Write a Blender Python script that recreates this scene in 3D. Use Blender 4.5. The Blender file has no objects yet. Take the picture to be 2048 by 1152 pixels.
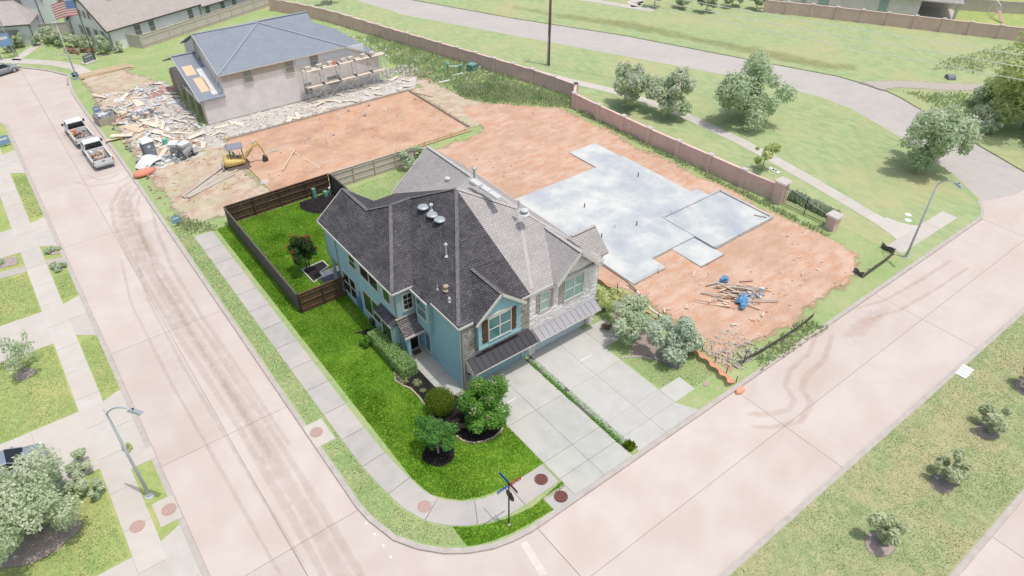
import bpy, math, random
import numpy as np
from mathutils import Vector, Matrix

# ---------------------------------------------------------------- camera, sky, sun
scene = bpy.context.scene
FPX, PITCH, ROLL, YAW, CAMH = 1386.82, .663276, .0032966, .656037, 35.0
_f = np.array([math.sin(YAW)*math.cos(PITCH), math.cos(YAW)*math.cos(PITCH), -math.sin(PITCH)])
_r = np.array([math.cos(YAW), -math.sin(YAW), 0.]); _u = np.cross(_r, _f)
_c, _s = math.cos(ROLL), math.sin(ROLL)
AX = np.array([_c*_r+_s*_u, -_s*_r+_c*_u, _f])
cam_data = bpy.data.cameras.new('camera'); cam = bpy.data.objects.new('camera', cam_data)
scene.collection.objects.link(cam)
cam.matrix_world = Matrix(((AX[0][0], AX[1][0], -AX[2][0], 0), (AX[0][1], AX[1][1], -AX[2][1], 0),
                           (AX[0][2], AX[1][2], -AX[2][2], CAMH), (0, 0, 0, 1)))
cam_data.sensor_width = 36; cam_data.lens = FPX/2048*36; cam_data.clip_end = 4000; cam_data.clip_start = .5
scene.camera = cam

SUN = Vector((.125, -.24, 1)).normalized()
w = bpy.data.worlds.new('World'); scene.world = w; w.use_nodes = True
nt = w.node_tree; bg = nt.nodes['Background']; sky = nt.nodes.new('ShaderNodeTexSky')
sky.sky_type = 'NISHITA'; sky.sun_disc = False; sky.sun_elevation = math.asin(SUN.z)
sky.sun_rotation = math.atan2(SUN.x, SUN.y); sky.air_density = 1.6; sky.dust_density = 5.0; sky.ozone_density = 1.0
nt.links.new(sky.outputs[0], bg.inputs[0]); bg.inputs[1].default_value = .135
sl = bpy.data.lights.new('sun', 'SUN'); sl.energy = 2.35; sl.angle = math.radians(.6); sl.color = (1, .965, .91)
so = bpy.data.objects.new('sun', sl); scene.collection.objects.link(so)
so.rotation_euler = (-SUN).to_track_quat('-Z', 'Y').to_euler()
scene.view_settings.view_transform = 'Standard'; scene.view_settings.look = 'None'
scene.view_settings.exposure = 0.05; scene.view_settings.gamma = 1
scene.view_settings.use_curve_mapping = False
scene.cycles.max_bounces = 6; scene.cycles.transparent_max_bounces = 12
R = random.Random(7); NR = np.random.default_rng(11)
LZ = .12   # level of lawns above the carriageways

def G(px, py, z=LZ):
    """surveyed ground point: where the sight line of a photo pixel meets level z"""
    d = AX.T @ np.array([(px-1024)/FPX, -(py-576)/FPX, 1.]); t = (z-CAMH)/d[2]
    return (d[0]*t, d[1]*t)
def GL(l, z=LZ): return [G(x, y, z) for x, y in l]

# ---------------------------------------------------------------- mesh helpers
COL = scene.collection; OFF = {}
class MB:
    def __init__(s): s.v = []; s.f = []
    def add(s, vs, fs):
        o = len(s.v); s.v += [tuple(p) for p in vs]; s.f += [tuple(i+o for i in f) for f in fs]; return s
    def box(s, x0, x1, y0, y1, z0, z1):
        return s.add([(x0,y0,z0),(x1,y0,z0),(x1,y1,z0),(x0,y1,z0),(x0,y0,z1),(x1,y0,z1),(x1,y1,z1),(x0,y1,z1)],
                     [(0,3,2,1),(4,5,6,7),(0,1,5,4),(1,2,6,5),(2,3,7,6),(3,0,4,7)])
    def rbox(s, cx, cy, z0, sx, sy, sz, a=0, tx=0., ty=0.):
        ca, sa = math.cos(a), math.sin(a); vs = []
        for z, k in ((z0, 0), (z0+sz, 1)):
            for dx, dy in ((-1,-1),(1,-1),(1,1),(-1,1)):
                x = dx*sx/2*(1-tx*k); y = dy*sy/2*(1-ty*k)
                vs.append((cx+x*ca-y*sa, cy+x*sa+y*ca, z))
        return s.add(vs, [(0,3,2,1),(4,5,6,7),(0,1,5,4),(1,2,6,5),(2,3,7,6),(3,0,4,7)])
    def prism(s, poly, z0, z1):
        if sum(poly[i-1][0]*poly[i][1]-poly[i][0]*poly[i-1][1] for i in range(len(poly))) < 0: poly = poly[::-1]
        n = len(poly)
        return s.add([(x,y,z0) for x,y in poly]+[(x,y,z1) for x,y in poly],
                     [tuple(range(n))[::-1], tuple(range(n,2*n))]+[(i,(i+1)%n,n+(i+1)%n,n+i) for i in range(n)])
    def slab(s, poly3, t):
        """polygon in space thickened straight down by t"""
        n = len(poly3)
        a, b, c = [Vector(p) for p in poly3[:3]]
        if (b-a).cross(c-b).z < 0: poly3 = poly3[::-1]
        return s.add(list(poly3)+[(p[0],p[1],p[2]-t) for p in poly3],
                     [tuple(range(n)), tuple(range(n,2*n))[::-1]]+[(i,n+i,n+(i+1)%n,(i+1)%n) for i in range(n)])
    def beam(s, a, b, w_, h):
        a, b = Vector(a), Vector(b); d = (b-a).normalized()
        u = d.cross(Vector((0,0,1)));  u = u.normalized() if u.length > 1e-4 else Vector((1,0,0))
        n = u.cross(d).normalized(); u = u*w_/2; n = n*h/2
        return s.add([a-u-n,a+u-n,a+u+n,a-u+n,b-u-n,b+u-n,b+u+n,b-u+n],
                     [(3,2,1,0),(4,5,6,7),(0,1,5,4),(1,2,6,5),(2,3,7,6),(3,0,4,7)])
    def tube(s, pts, rs, n=8):
        pts = [Vector(p) for p in pts]; o = []; 
        for i, p in enumerate(pts):
            d = (pts[min(i+1,len(pts)-1)]-pts[max(i-1,0)]).normalized()
            u = d.cross(Vector((0,0,1))); u = u.normalized() if u.length > 1e-3 else Vector((1,0,0)); v = d.cross(u)
            r = rs[i] if isinstance(rs, (list, tuple)) else rs
            o += [p+(u*math.cos(2*math.pi*k/n)+v*math.sin(2*math.pi*k/n))*r for k in range(n)]
        m = len(pts); fs = [tuple(range(n)), tuple(range((m-1)*n, m*n))[::-1]]
        for i in range(m-1):
            fs += [(i*n+k, (i+1)*n+k, (i+1)*n+(k+1)%n, i*n+(k+1)%n) for k in range(n)]
        return s.add(o, fs)
    def lathe(s, prof, c=(0,0,0), n=16, sx=1., sy=1.):
        vs = [(c[0]+r*sx*math.cos(2*math.pi*k/n), c[1]+r*sy*math.sin(2*math.pi*k/n), c[2]+z) for r, z in prof for k in range(n)]
        m = len(prof); fs = [tuple(range(n))[::-1], tuple(range((m-1)*n, m*n))]
        for i in range(m-1):
            fs += [(i*n+k, i*n+(k+1)%n, (i+1)*n+(k+1)%n, (i+1)*n+k) for k in range(n)]
        return s.add(vs, fs)
def link(name, me, m, parent=None, smooth=False):
    o = bpy.data.objects.new(name, me); COL.objects.link(o)
    if m: me.materials.append(MT[m] if isinstance(m, str) else m)
    if parent is not None:
        o.parent = parent; OFF[o] = OFF.get(parent, (0,0,0))
    if smooth:
        me.polygons.foreach_set('use_smooth', [True]*len(me.polygons))
    return o
def obj(name, mb, m, parent=None, smooth=False, uv=False):
    me = bpy.data.meshes.new(name); off = OFF.get(parent, (0,0,0)) if parent is not None else (0,0,0)
    me.from_pydata([(v[0]-off[0], v[1]-off[1], v[2]-off[2]) for v in mb.v], [], mb.f); me.update()
    if uv:
        ul = me.uv_layers.new(name='uv')
        for p in me.polygons:
            n = p.normal; e = Vector((0,0,1)).cross(n); e = e.normalized() if e.length > .05 else Vector((1,0,0)); sd = n.cross(e)
            for li in p.loop_indices:
                q = me.vertices[me.loops[li].vertex_index].co; ul.data[li].uv = (q.dot(e), q.dot(sd))
    return link(name, me, m, parent, smooth)
def npmesh(name, V, F, m, parent=None, attr=None, smooth=False):
    me = bpy.data.meshes.new(name); V = np.asarray(V, dtype=np.float32)
    off = OFF.get(parent, (0,0,0)) if parent is not None else (0,0,0); V = V-np.array(off, dtype=np.float32)
    k = F.shape[1]; me.vertices.add(len(V)); me.vertices.foreach_set('co', V.ravel())
    me.loops.add(F.size); me.loops.foreach_set('vertex_index', F.ravel().astype(np.int32))
    me.polygons.add(len(F)); me.polygons.foreach_set('loop_start', np.arange(0, F.size, k, dtype=np.int32))
    me.polygons.foreach_set('loop_total', np.full(len(F), k, dtype=np.int32))
    me.update(calc_edges=True)
    if attr is not None:
        a = me.attributes.new('v', 'FLOAT', 'POINT'); a.data.foreach_set('value', np.asarray(attr, dtype=np.float32))
    return link(name, me, m, parent, smooth)
def tag(o, label, cat, group=None, kind=None):
    if label: o['label'] = label
    if cat: o['category'] = cat
    if group: o['group'] = group
    if kind: o['kind'] = kind
    return o
def thing(name, label, cat, loc=(0,0,0), rz=0, group=None, world=False):
    """Empty at the base of a thing; with world=True its parts are given in world coordinates"""
    o = bpy.data.objects.new(name, None); COL.objects.link(o); o.location = loc; o.rotation_euler = (0,0,rz)
    o.empty_display_size = .3
    if world: OFF[o] = tuple(loc)
    return tag(o, label, cat, group)
def struct(name, mb, m, parent=None, label=None):
    o = obj(name, mb, m, parent); o['kind'] = 'structure'
    if label: o['label'] = label
    return o
def dup(root, loc, rz=None, label=None, scale=None):
    def cp(o, par):
        c = o.copy(); COL.objects.link(c); c.parent = par
        for ch in list(o.children): cp(ch, c)
        return c
    r = cp(root, None); r.location = loc
    if rz is not None: r.rotation_euler = (0,0,rz)
    if scale: r.scale = (scale,)*3
    if label: r['label'] = label
    return r
def many(name, mb, m, parent, places):
    """alike pieces that share one mesh: places = (x,y,z,rz) in the parent's frame"""
    off = OFF.get(parent, (0,0,0)); me = None
    for x, y, z, a in places:
        if me is None:
            o = bpy.data.objects.new(name, None); me = bpy.data.meshes.new(name); me.from_pydata(mb.v, [], mb.f); me.update()
            bpy.data.objects.remove(o); me.materials.append(MT[m])
        o = bpy.data.objects.new(name, me); COL.objects.link(o); o.parent = parent
        o.location = (x-off[0], y-off[1], z-off[2]); o.rotation_euler = (0,0,a)

# ---------------------------------------------------------------- materials
MT = {}
def lin(c, k=.86):
    return tuple((((v/255+.055)/1.055)**2.4 if v > 10 else v/255/12.92)*k for v in c)+(1,)
def mat(name, c1, c2=None, scale=1., rough=.85, bump=0., bscale=None, metal=0., spec=.25, stretch=(1,1,1), c3=None, scale3=.12,
        leaf=False, fade=False, opacity=1., objvar=0., detail=5., contrast=.5, emit=None):
    m = bpy.data.materials.new(name); m.use_nodes = True; MT[name] = m
    N, L = m.node_tree.nodes, m.node_tree.links; b = N['Principled BSDF']
    b.inputs['Roughness'].default_value = rough; b.inputs['Metallic'].default_value = metal
    b.inputs['Specular IOR Level'].default_value = spec
    c1 = lin(c1); 
    if c2 is None and not leaf:
        b.inputs['Base Color'].default_value = c1; return m
    c2 = lin(c2) if c2 else c1
    geo = N.new('ShaderNodeNewGeometry'); mp = N.new('ShaderNodeMapping'); mp.inputs['Scale'].default_value = stretch
    L.new(geo.outputs['Position'], mp.inputs['Vector'])
    no = N.new('ShaderNodeTexNoise'); no.inputs['Scale'].default_value = scale; no.inputs['Detail'].default_value = detail
    no.inputs['Roughness'].default_value = .6; L.new(mp.outputs[0], no.inputs['Vector'])
    mr = N.new('ShaderNodeMapRange'); mr.inputs['From Min'].default_value = .5-.25*(1.2-contrast); mr.inputs['From Max'].default_value = .5+.25*(1.2-contrast)
    L.new(no.outputs[0], mr.inputs['Value'])
    mx = N.new('ShaderNodeMix'); mx.data_type = 'RGBA'; mx.inputs['A'].default_value = c1; mx.inputs['B'].default_value = c2
    out = mx.outputs['Result']
    if leaf:
        at = N.new('ShaderNodeAttribute'); at.attribute_name = 'v'; L.new(at.outputs['Fac'], mx.inputs['Factor'])
    else: L.new(mr.outputs[0], mx.inputs['Factor'])
    if c3:
        n3 = N.new('ShaderNodeTexNoise'); n3.inputs['Scale'].default_value = scale3; n3.inputs['Detail'].default_value = 4; n3.inputs['Roughness'].default_value = .65
        L.new(geo.outputs['Position'], n3.inputs['Vector'])
        r3 = N.new('ShaderNodeMapRange'); r3.inputs['From Min'].default_value = .45; r3.inputs['From Max'].default_value = .68
        r3.inputs['To Max'].default_value = .8; L.new(n3.outputs[0], r3.inputs['Value'])
        m3 = N.new('ShaderNodeMix'); m3.data_type = 'RGBA'; m3.inputs['B'].default_value = lin(c3)
        L.new(out, m3.inputs['A']); L.new(r3.outputs[0], m3.inputs['Factor']); out = m3.outputs['Result']
    if objvar:   # each cast piece differs a little in tone
        oi = N.new('ShaderNodeObjectInfo'); om = N.new('ShaderNodeMapRange'); om.inputs['To Min'].default_value = 1-objvar; om.inputs['To Max'].default_value = 1+objvar
        L.new(oi.outputs['Random'], om.inputs['Value']); mo = N.new('ShaderNodeMix'); mo.data_type = 'RGBA'; mo.blend_type = 'MULTIPLY'; mo.inputs['Factor'].default_value = 1
        L.new(out, mo.inputs['A']); L.new(om.outputs[0], mo.inputs['B']); out = mo.outputs['Result']
    L.new(out, b.inputs['Base Color'])
    if bump:
        nb = N.new('ShaderNodeTexNoise'); nb.inputs['Scale'].default_value = bscale or scale*3; nb.inputs['Detail'].default_value = 4
        L.new(mp.outputs[0], nb.inputs['Vector']); bp = N.new('ShaderNodeBump'); bp.inputs['Distance'].default_value = bump
        bp.inputs['Strength'].default_value = 1; L.new(nb.outputs[0], bp.inputs['Height']); L.new(bp.outputs[0], b.inputs['Normal'])
    if leaf:
        tr = N.new('ShaderNodeBsdfTranslucent'); L.new(out, tr.inputs['Color']); ms = N.new('ShaderNodeMixShader'); ms.inputs[0].default_value = .5
        L.new(b.outputs[0], ms.inputs[1]); L.new(tr.outputs[0], ms.inputs[2]); L.new(ms.outputs[0], N['Material Output'].inputs[0])
    if fade:   # ragged border: the layer thins out where its 'v' attribute falls to zero
        at = N.new('ShaderNodeAttribute'); at.attribute_name = 'v'
        nf = N.new('ShaderNodeTexNoise'); nf.inputs['Scale'].default_value = fade if fade is not True else 1.6; nf.inputs['Detail'].default_value = 6; nf.inputs['Roughness'].default_value = .7
        L.new(mp.outputs[0], nf.inputs['Vector'])
        ad = N.new('ShaderNodeMath'); ad.operation = 'MULTIPLY_ADD'; ad.inputs[1].default_value = 1.5; ad.inputs[2].default_value = -1.05
        L.new(nf.outputs[0], ad.inputs[0]); a2 = N.new('ShaderNodeMath'); a2.operation = 'ADD'; L.new(ad.outputs[0], a2.inputs[0]); L.new(at.outputs['Fac'], a2.inputs[1])
        cl = N.new('ShaderNodeMapRange'); cl.inputs['From Min'].default_value = .0; cl.inputs['From Max'].default_value = .35 if opacity == 1 else .9; cl.inputs['To Max'].default_value = opacity; L.new(a2.outputs[0], cl.inputs['Value'])
        tp = N.new('ShaderNodeBsdfTransparent'); ms = N.new('ShaderNodeMixShader'); L.new(cl.outputs[0], ms.inputs[0])
        L.new(tp.outputs[0], ms.inputs[1]); L.new(b.outputs[0], ms.inputs[2]); L.new(ms.outputs[0], N['Material Output'].inputs[0])
    return m
def brickmat(name, ca, cb, mortar, bw, bh, rough=.9, bump=.01, msize=.012, uvs=True, stain=None, var=.35):
    m = bpy.data.materials.new(name); m.use_nodes = True; MT[name] = m
    N, L = m.node_tree.nodes, m.node_tree.links; b = N['Principled BSDF']; b.inputs['Roughness'].default_value = rough
    b.inputs['Specular IOR Level'].default_value = .2
    uv = N.new('ShaderNodeUVMap') if uvs else N.new('ShaderNodeNewGeometry')
    if uvs: uv.uv_map = 'uv'
    bt = N.new('ShaderNodeTexBrick'); bt.inputs['Color1'].default_value = lin(ca); bt.inputs['Color2'].default_value = lin(cb)
    bt.inputs['Mortar'].default_value = lin(mortar); bt.inputs['Scale'].default_value = 1; bt.inputs['Mortar Size'].default_value = msize
    bt.inputs['Brick Width'].default_value = bw; bt.inputs['Row Height'].default_value = bh; bt.inputs['Bias'].default_value = 0
    L.new(uv.outputs[0] if uvs else uv.outputs['Position'], bt.inputs['Vector'])
    geo = N.new('ShaderNodeNewGeometry'); no = N.new('ShaderNodeTexNoise'); no.inputs['Scale'].default_value = .7; no.inputs['Detail'].default_value = 6
    no.inputs['Roughness'].default_value = .7; L.new(geo.outputs['Position'], no.inputs['Vector'])
    mr = N.new('ShaderNodeMapRange'); mr.inputs['From Min'].default_value = .3; mr.inputs['From Max'].default_value = .7
    mr.inputs['To Min'].default_value = 1-var; mr.inputs['To Max'].default_value = 1+var; L.new(no.outputs[0], mr.inputs['Value'])
    mx = N.new('ShaderNodeMix'); mx.data_type = 'RGBA'; mx.blend_type = 'MULTIPLY'; mx.inputs['Factor'].default_value = 1
    L.new(bt.outputs['Color'], mx.inputs['A']); L.new(mr.outputs[0], mx.inputs['B']); L.new(mx.outputs['Result'], b.inputs['Base Color'])
    bp = N.new('ShaderNodeBump'); bp.inputs['Distance'].default_value = bump; bp.invert = True
    L.new(bt.outputs['Fac'], bp.inputs['Height']); L.new(bp.outputs[0], b.inputs['Normal'])
    return m
# turf, soil, paving: outside the lot a white veil is painted into the colours
mat('turf_lot', (98,146,36), (134,176,58), scale=3.2, bump=.05, bscale=16, c3=(144,164,60), scale3=.35, rough=.9, contrast=.7)
mat('blade_lot', (104,160,34), (172,212,90), leaf=True, rough=.7)
mat('turf_verge', (146,172,112), (166,184,128), scale=3, bump=.04, bscale=14, c3=(180,184,138), scale3=.35, rough=.95)
mat('turf_field', (153,173,125), (173,186,140), scale=1.4, bump=.05, bscale=9, c3=(186,182,138), scale3=.1, rough=.95, stretch=(1,.5,1), contrast=.7)
mat('turf_west', (149,171,101), (173,185,119), scale=2.4, bump=.04, bscale=14, c3=(189,189,126), scale3=.3, rough=.95)
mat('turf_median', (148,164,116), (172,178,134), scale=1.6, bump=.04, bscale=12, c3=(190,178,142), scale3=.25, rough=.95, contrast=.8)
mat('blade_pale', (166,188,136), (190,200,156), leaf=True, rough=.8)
mat('weeds', (178,202,148), (214,218,178), leaf=True, rough=.85)
mat('ditch_grass', (172,168,126), (160,168,116), scale=1.2, bump=.08, bscale=7, rough=.95, fade=.5, opacity=.7)
mat('soil', (204,162,136), (213,184,165), scale=1.0, bump=.09, bscale=5, c3=(190,158,136), scale3=.2, rough=.95, fade=True, stretch=(.6,1.3,1), contrast=.75, detail=10)
mat('soil_pad', (206,164,136), (208,178,156), scale=1.3, bump=.08, bscale=5, c3=(180,142,118), scale3=.3, rough=.95, stretch=(.5,1.3,1), contrast=.75, detail=8)
mat('soil_rough', (206,190,174), (188,162,142), scale=1.0, bump=.09, bscale=4, c3=(184,186,152), scale3=.3, rough=.95, fade=True, contrast=.8, detail=8)
mat('lime', (209,205,200), (185,180,173), scale=1.8, bump=.06, bscale=5, rough=.95, fade=True, contrast=.7)
mat('mud', (190,170,150), (178,156,136), scale=2.5, rough=.95, fade=1.3, opacity=.23)
mat('mud_red', (208,172,148), (200,162,138), scale=2.5, rough=.95, fade=1.3, opacity=.26)
mat('road', (208,198,192), (202,190,184), scale=.45, rough=.8, bump=.004, bscale=30, c3=(198,184,174), scale3=.22, detail=9, objvar=.05, contrast=.7)
mat('road_joint', (160,148,141), (144,132,126), scale=3)
mat('asphalt', (192,187,183), (184,179,176), scale=.7, rough=.85, bump=.006, bscale=25, c3=(196,190,184), scale3=.12, detail=8)
mat('kerb', (195,188,183), (181,173,167), scale=2.2, rough=.85)
mat('walk_pale', (205,201,195), (197,191,184), scale=.9, rough=.85, bump=.003, bscale=30, c3=(205,195,186), scale3=.3, detail=8, objvar=.045)
mat('walk_grey', (190,188,184), (178,175,172), scale=.9, rough=.85, bump=.003, bscale=30, c3=(198,190,183), scale3=.35, detail=8, objvar=.045)
mat('drive_lot', (192,193,189), (180,182,177), scale=1.1, rough=.8, bump=.003, bscale=30, c3=(196,195,188), scale3=.3, detail=8, objvar=.03)
mat('drive_veiled', (200,200,196), (191,191,187), scale=1.1, rough=.8, bump=.003, bscale=30, detail=8, objvar=.045)
mat('joint_dark', (120,116,110)); mat('joint_pale', (180,176,170))
mat('slab', (188,196,198), (212,214,212), scale=.4, rough=.75, bump=.006, bscale=16, c3=(172,178,190), scale3=.3, detail=10, contrast=.8, objvar=.03)
mat('slab_edge', (186,184,178), (170,166,160), scale=3)
mat('mulch', (34,32,36), (62,58,60), scale=9, bump=.06, bscale=16, rough=.95)
mat('mulch_veiled', (188,172,166), (170,156,152), scale=7, bump=.06, bscale=14, rough=.95, fade=True)
mat('clod', (204,178,160), (190,160,140), scale=4)
mat('edging', (196,182,160), (168,154,134), scale=5, bump=.02, bscale=12)
mat('gravel', (197,188,180), (172,164,157), scale=5, bump=.05, bscale=9, fade=True)
# houses: the pale copies have a hazy white veil painted into their colour
brickmat('shingle', (84,83,88), (110,108,113), (62,61,65), .3, .14, bump=.03, msize=.02, var=.34)
brickmat('shingle_veiled', (177,173,173), (194,189,188), (162,158,158), .32, .15, bump=.02, msize=.022, var=.08)
brickmat('shingle_porch', (112,106,110), (150,143,144), (78,74,78), .32, .15, bump=.03, msize=.022, var=.2)
brickmat('shingle_new', (145,153,166), (153,160,173), (136,144,156), .4, .2, bump=.01, msize=.02, var=.05)
brickmat('shingle_tan', (182,175,171), (192,184,179), (169,162,159), .4, .2, bump=.01, msize=.02, var=.06)
mat('ridge', (128,126,127), (98,96,99), scale=5, bump=.02, bscale=8); mat('ridge_veiled', (192,188,187), (182,179,179), scale=3)
mat('ridge_new', (162,169,180), (155,162,173), scale=3); mat('ridge_tan', (204,197,193), (196,189,185), scale=3)
mat('siding', (164,204,212), (154,194,203), scale=1.2, rough=.6)
mat('siding_shake', (168,212,220), (154,199,208), scale=7, rough=.65)
mat('trim', (222,220,214), (210,208,202), scale=2, rough=.6); mat('trim_grey', (170,166,160))
mat('stone', (176,170,166), (142,137,134), scale=2.2, bump=.03, bscale=10, c3=(206,200,194), scale3=1.6)
mat('stone_veiled', (246,244,242), (234,230,228), scale=2.2, bump=.03, bscale=10, c3=(252,250,248), scale3=1.6)
mat('mortar', (146,140,134)); mat('mortar_veiled', (236,232,230))
mat('metal_roof', (48,48,56), (56,56,64), scale=1, rough=.5, spec=.3); mat('metal_roof_veiled', (160,160,165), (168,168,173), scale=1, rough=.5)
mat('garage_blue', (156,194,202), (148,186,194), scale=1); mat('garage_veiled', (216,232,238), (210,226,232), scale=1)
mat('shutter', (112,88,72), (92,70,56), scale=6, stretch=(6,6,.6)); mat('shutter_veiled', (192,182,176), (182,170,164), scale=6)
mat('door', (40,34,34)); mat('mat_brown', (110,84,58))
def glass(name, c, rough=.08, spec=.9):
    mat(name, c, rough=rough, spec=spec)
glass('glass_dark', (40,42,46), .12, .5); glass('glass_green', (44,84,60), .12, .5); glass('glass_teal', (70,128,130)); glass('glass_pale', (160,190,188)); glass('glass_grey', (138,146,140))
mat('wood_dark', (96,78,66), (62,50,44), scale=5, stretch=(4,4,.4), rough=.9, contrast=.7); mat('wood_rail', (122,98,80), (98,76,62), scale=4)
mat('wood_brown', (122,98,78), (86,66,52), scale=5, stretch=(4,4,.4), rough=.9, contrast=.7); mat('wood_post', (90,72,62), (74,60,52), scale=4)
mat('wood_grey', (118,112,108), (84,78,76), scale=5, stretch=(4,4,.4), rough=.9)
mat('fence_pale', (222,213,208), (204,195,190), scale=4, stretch=(4,4,.4)); mat('fence_pale_rail', (206,194,182), (196,184,172), scale=3)
brickmat('brick_wall', (236,204,198), (228,192,186), (238,216,210), .24, .08, bump=.006, msize=.008, var=.1)
brickmat('brick_far', (232,204,196), (224,192,186), (236,216,210), .24, .08, bump=.006, msize=.008, var=.1)
brickmat('brick_white', (250,244,242), (240,233,231), (246,240,238), .24, .08, bump=.006, msize=.01, var=.1)
mat('cap_stone', (208,202,197), (195,189,183), scale=4); mat('render_white', (250,252,253), (244,246,248), scale=.8)
mat('wall_grey', (232,238,240), (226,232,235), scale=.8); mat('sheathing', (232,240,250), (240,238,240), scale=.8)
mat('lumber', (227,209,180), (211,189,159), scale=6, rough=.8); mat('lumber_grey', (201,193,182), (182,173,162), scale=5); mat('plywood', (233,204,175), (222,192,163), scale=3)
mat('lumber_red', (204,168,158), (190,152,142), scale=4); mat('paper_white', (219,221,223), (210,214,217), scale=3)
# metal, plastics, paint: outside the lot whitened by the same painted veil
mat('steel_grey', (200,208,214), (190,198,206), scale=2, rough=.45, metal=.2); mat('steel_dark', (88,86,84), (70,66,64), scale=4, rough=.6); mat('rust', (128,84,78), (96,62,60), scale=14, bump=.01, bscale=30, rough=.8)
mat('rust_veiled', (196,168,160), (178,150,144), scale=12, bump=.01, bscale=30, rough=.8)
mat('galv', (196,202,206), (184,190,195), scale=2, rough=.4, metal=.4); mat('vent_metal', (186,196,200), (168,178,184), scale=3, rough=.4, metal=.2); mat('vent_pale', (208,210,211))
mat('pole_wood', (150,128,118), (128,106,98), scale=4, stretch=(4,4,.3)); mat('wire', (226,226,226))
mat('truck_white', (234,236,238), rough=.3, spec=.5); mat('car_grey', (150,156,162), rough=.3, spec=.6); mat('car_blue', (136,146,164), rough=.3, spec=.6); mat('tyre', (108,106,106)); mat('rim', (190,192,194), rough=.4, metal=.4)
mat('bed_dark', (140,134,132)); mat('lamp_red', (196,88,84)); mat('lamp_white', (226,226,220))
mat('yellow', (232,206,134), (222,194,120), scale=4, rough=.5); mat('dark_plastic', (128,132,142), rough=.6); mat('canopy', (142,146,158)); mat('track', (164,152,148), (148,136,132), scale=6)
mat('blue_bright', (112,164,212)); mat('blue_sign', (36,80,176)); mat('red_sign', (168,28,48)); mat('white_paint', (240,240,240)); mat('sign_dark', (96,104,112)); mat('sign_blue_pale', (140,176,212))
mat('orange', (248,176,146), (242,160,130), scale=6); mat('orange_bag', (238,150,126)); mat('teal', (110,196,184)); mat('potty', (136,146,156), (128,138,148), scale=1); mat('utility_green', (120,168,156), (108,156,146), scale=2); mat('silt', (118,112,112), (96,92,94), scale=5); mat('tarp', (218,220,222))
mat('flag_red', (214,128,128)); mat('flag_blue', (124,150,198)); mat('flag_white', (236,232,232)); mat('pipe_white', (238,238,236)); mat('cable', (60,58,58)); mat('paver', (92,100,112), (78,86,98), scale=2); mat('paver_light', (196,198,198)); mat('box_blue', (92,134,160))
mat('flower_red', (196,34,56), (230,80,92), leaf=True); mat('flower_pink', (226,196,196), (240,224,218), leaf=True); mat('flower_white', (236,234,228), (220,216,208), leaf=True); mat('flower_bed', (222,150,146), (232,186,180), leaf=True)
mat('bark', (120,104,94), (96,82,74), scale=6, stretch=(3,3,.5)); mat('bark_pale', (178,168,160), (160,150,142), scale=6, stretch=(3,3,.5))
mat('leaf_lot', (62,124,34), (152,204,96), leaf=True, rough=.55); mat('leaf_box', (72,108,20), (150,174,54), leaf=True, rough=.6); mat('leaf_hedge', (140,184,100), (212,234,172), leaf=True, rough=.55); mat('leaf_myrtle', (45,70,42), (105,135,82), leaf=True); mat('leaf_blue', (54,116,40), (136,192,104), leaf=True)
mat('leaf_pale', (182,208,164), (236,243,218), leaf=True); mat('leaf_light', (202,222,148), (236,241,184), leaf=True); mat('leaf_grey', (188,210,184), (232,240,222), leaf=True); mat('leaf_plum', (150,132,126), (176,160,150), leaf=True); mat('leaf_stripe', (150,170,110), (214,216,170), leaf=True); mat('leaf_magnolia', (192,208,164), (234,238,206), leaf=True)  # foliage colours outside the lot lightened to imitate a white veil
mat('deck', (232,222,206), (222,210,194), scale=5); mat('paint_worn', (222,214,208), (212,202,195), scale=2)
_m = mat('orange_net', (250,186,158), (246,172,144), scale=6); _n = _m.node_tree; _t = _n.nodes.new('ShaderNodeBsdfTransparent'); _x = _n.nodes.new('ShaderNodeMixShader'); _x.inputs[0].default_value = .62   # open weave
_n.links.new(_t.outputs[0], _x.inputs[1]); _n.links.new(_n.nodes['Principled BSDF'].outputs[0], _x.inputs[2]); _n.links.new(_x.outputs[0], _n.nodes['Material Output'].inputs[0])
mat('mulch_strip', (112,108,98), (90,86,80), scale=8, bump=.03, bscale=14)
# ---------------------------------------------------------------- setting: terrain, streets, lawns
def inside(P, X, Y):
    c = np.zeros(X.shape, bool); n = len(P)
    for i in range(n):
        (x1,y1),(x2,y2) = P[i-1], P[i]
        c ^= ((y1 > Y) != (y2 > Y)) & (X < (x2-x1)*(Y-y1)/((y2-y1) or 1e-9)+x1)
    return c
def edgedist(P, X, Y):
    d = np.full(X.shape, 1e9); n = len(P)
    for i in range(n):
        (x1,y1),(x2,y2) = P[i-1], P[i]; dx, dy = x2-x1, y2-y1; l2 = dx*dx+dy*dy or 1e-9
        t = np.clip(((X-x1)*dx+(Y-y1)*dy)/l2, 0, 1); d = np.minimum(d, np.hypot(X-x1-t*dx, Y-y1-t*dy))
    return d
def vnoise(X, Y, sc, seed=0):
    """smooth value noise"""
    r = np.random.default_rng(seed); T = r.random((64,64)); x, y = X/sc, Y/sc
    i, j = np.floor(x).astype(int), np.floor(y).astype(int); u, v = x-i, y-j; u = u*u*(3-2*u); v = v*v*(3-2*v)
    g = lambda a, b: T[a % 64, b % 64]
    return (g(i,j)*(1-u)+g(i+1,j)*u)*(1-v)+(g(i,j+1)*(1-u)+g(i+1,j+1)*u)*v
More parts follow.
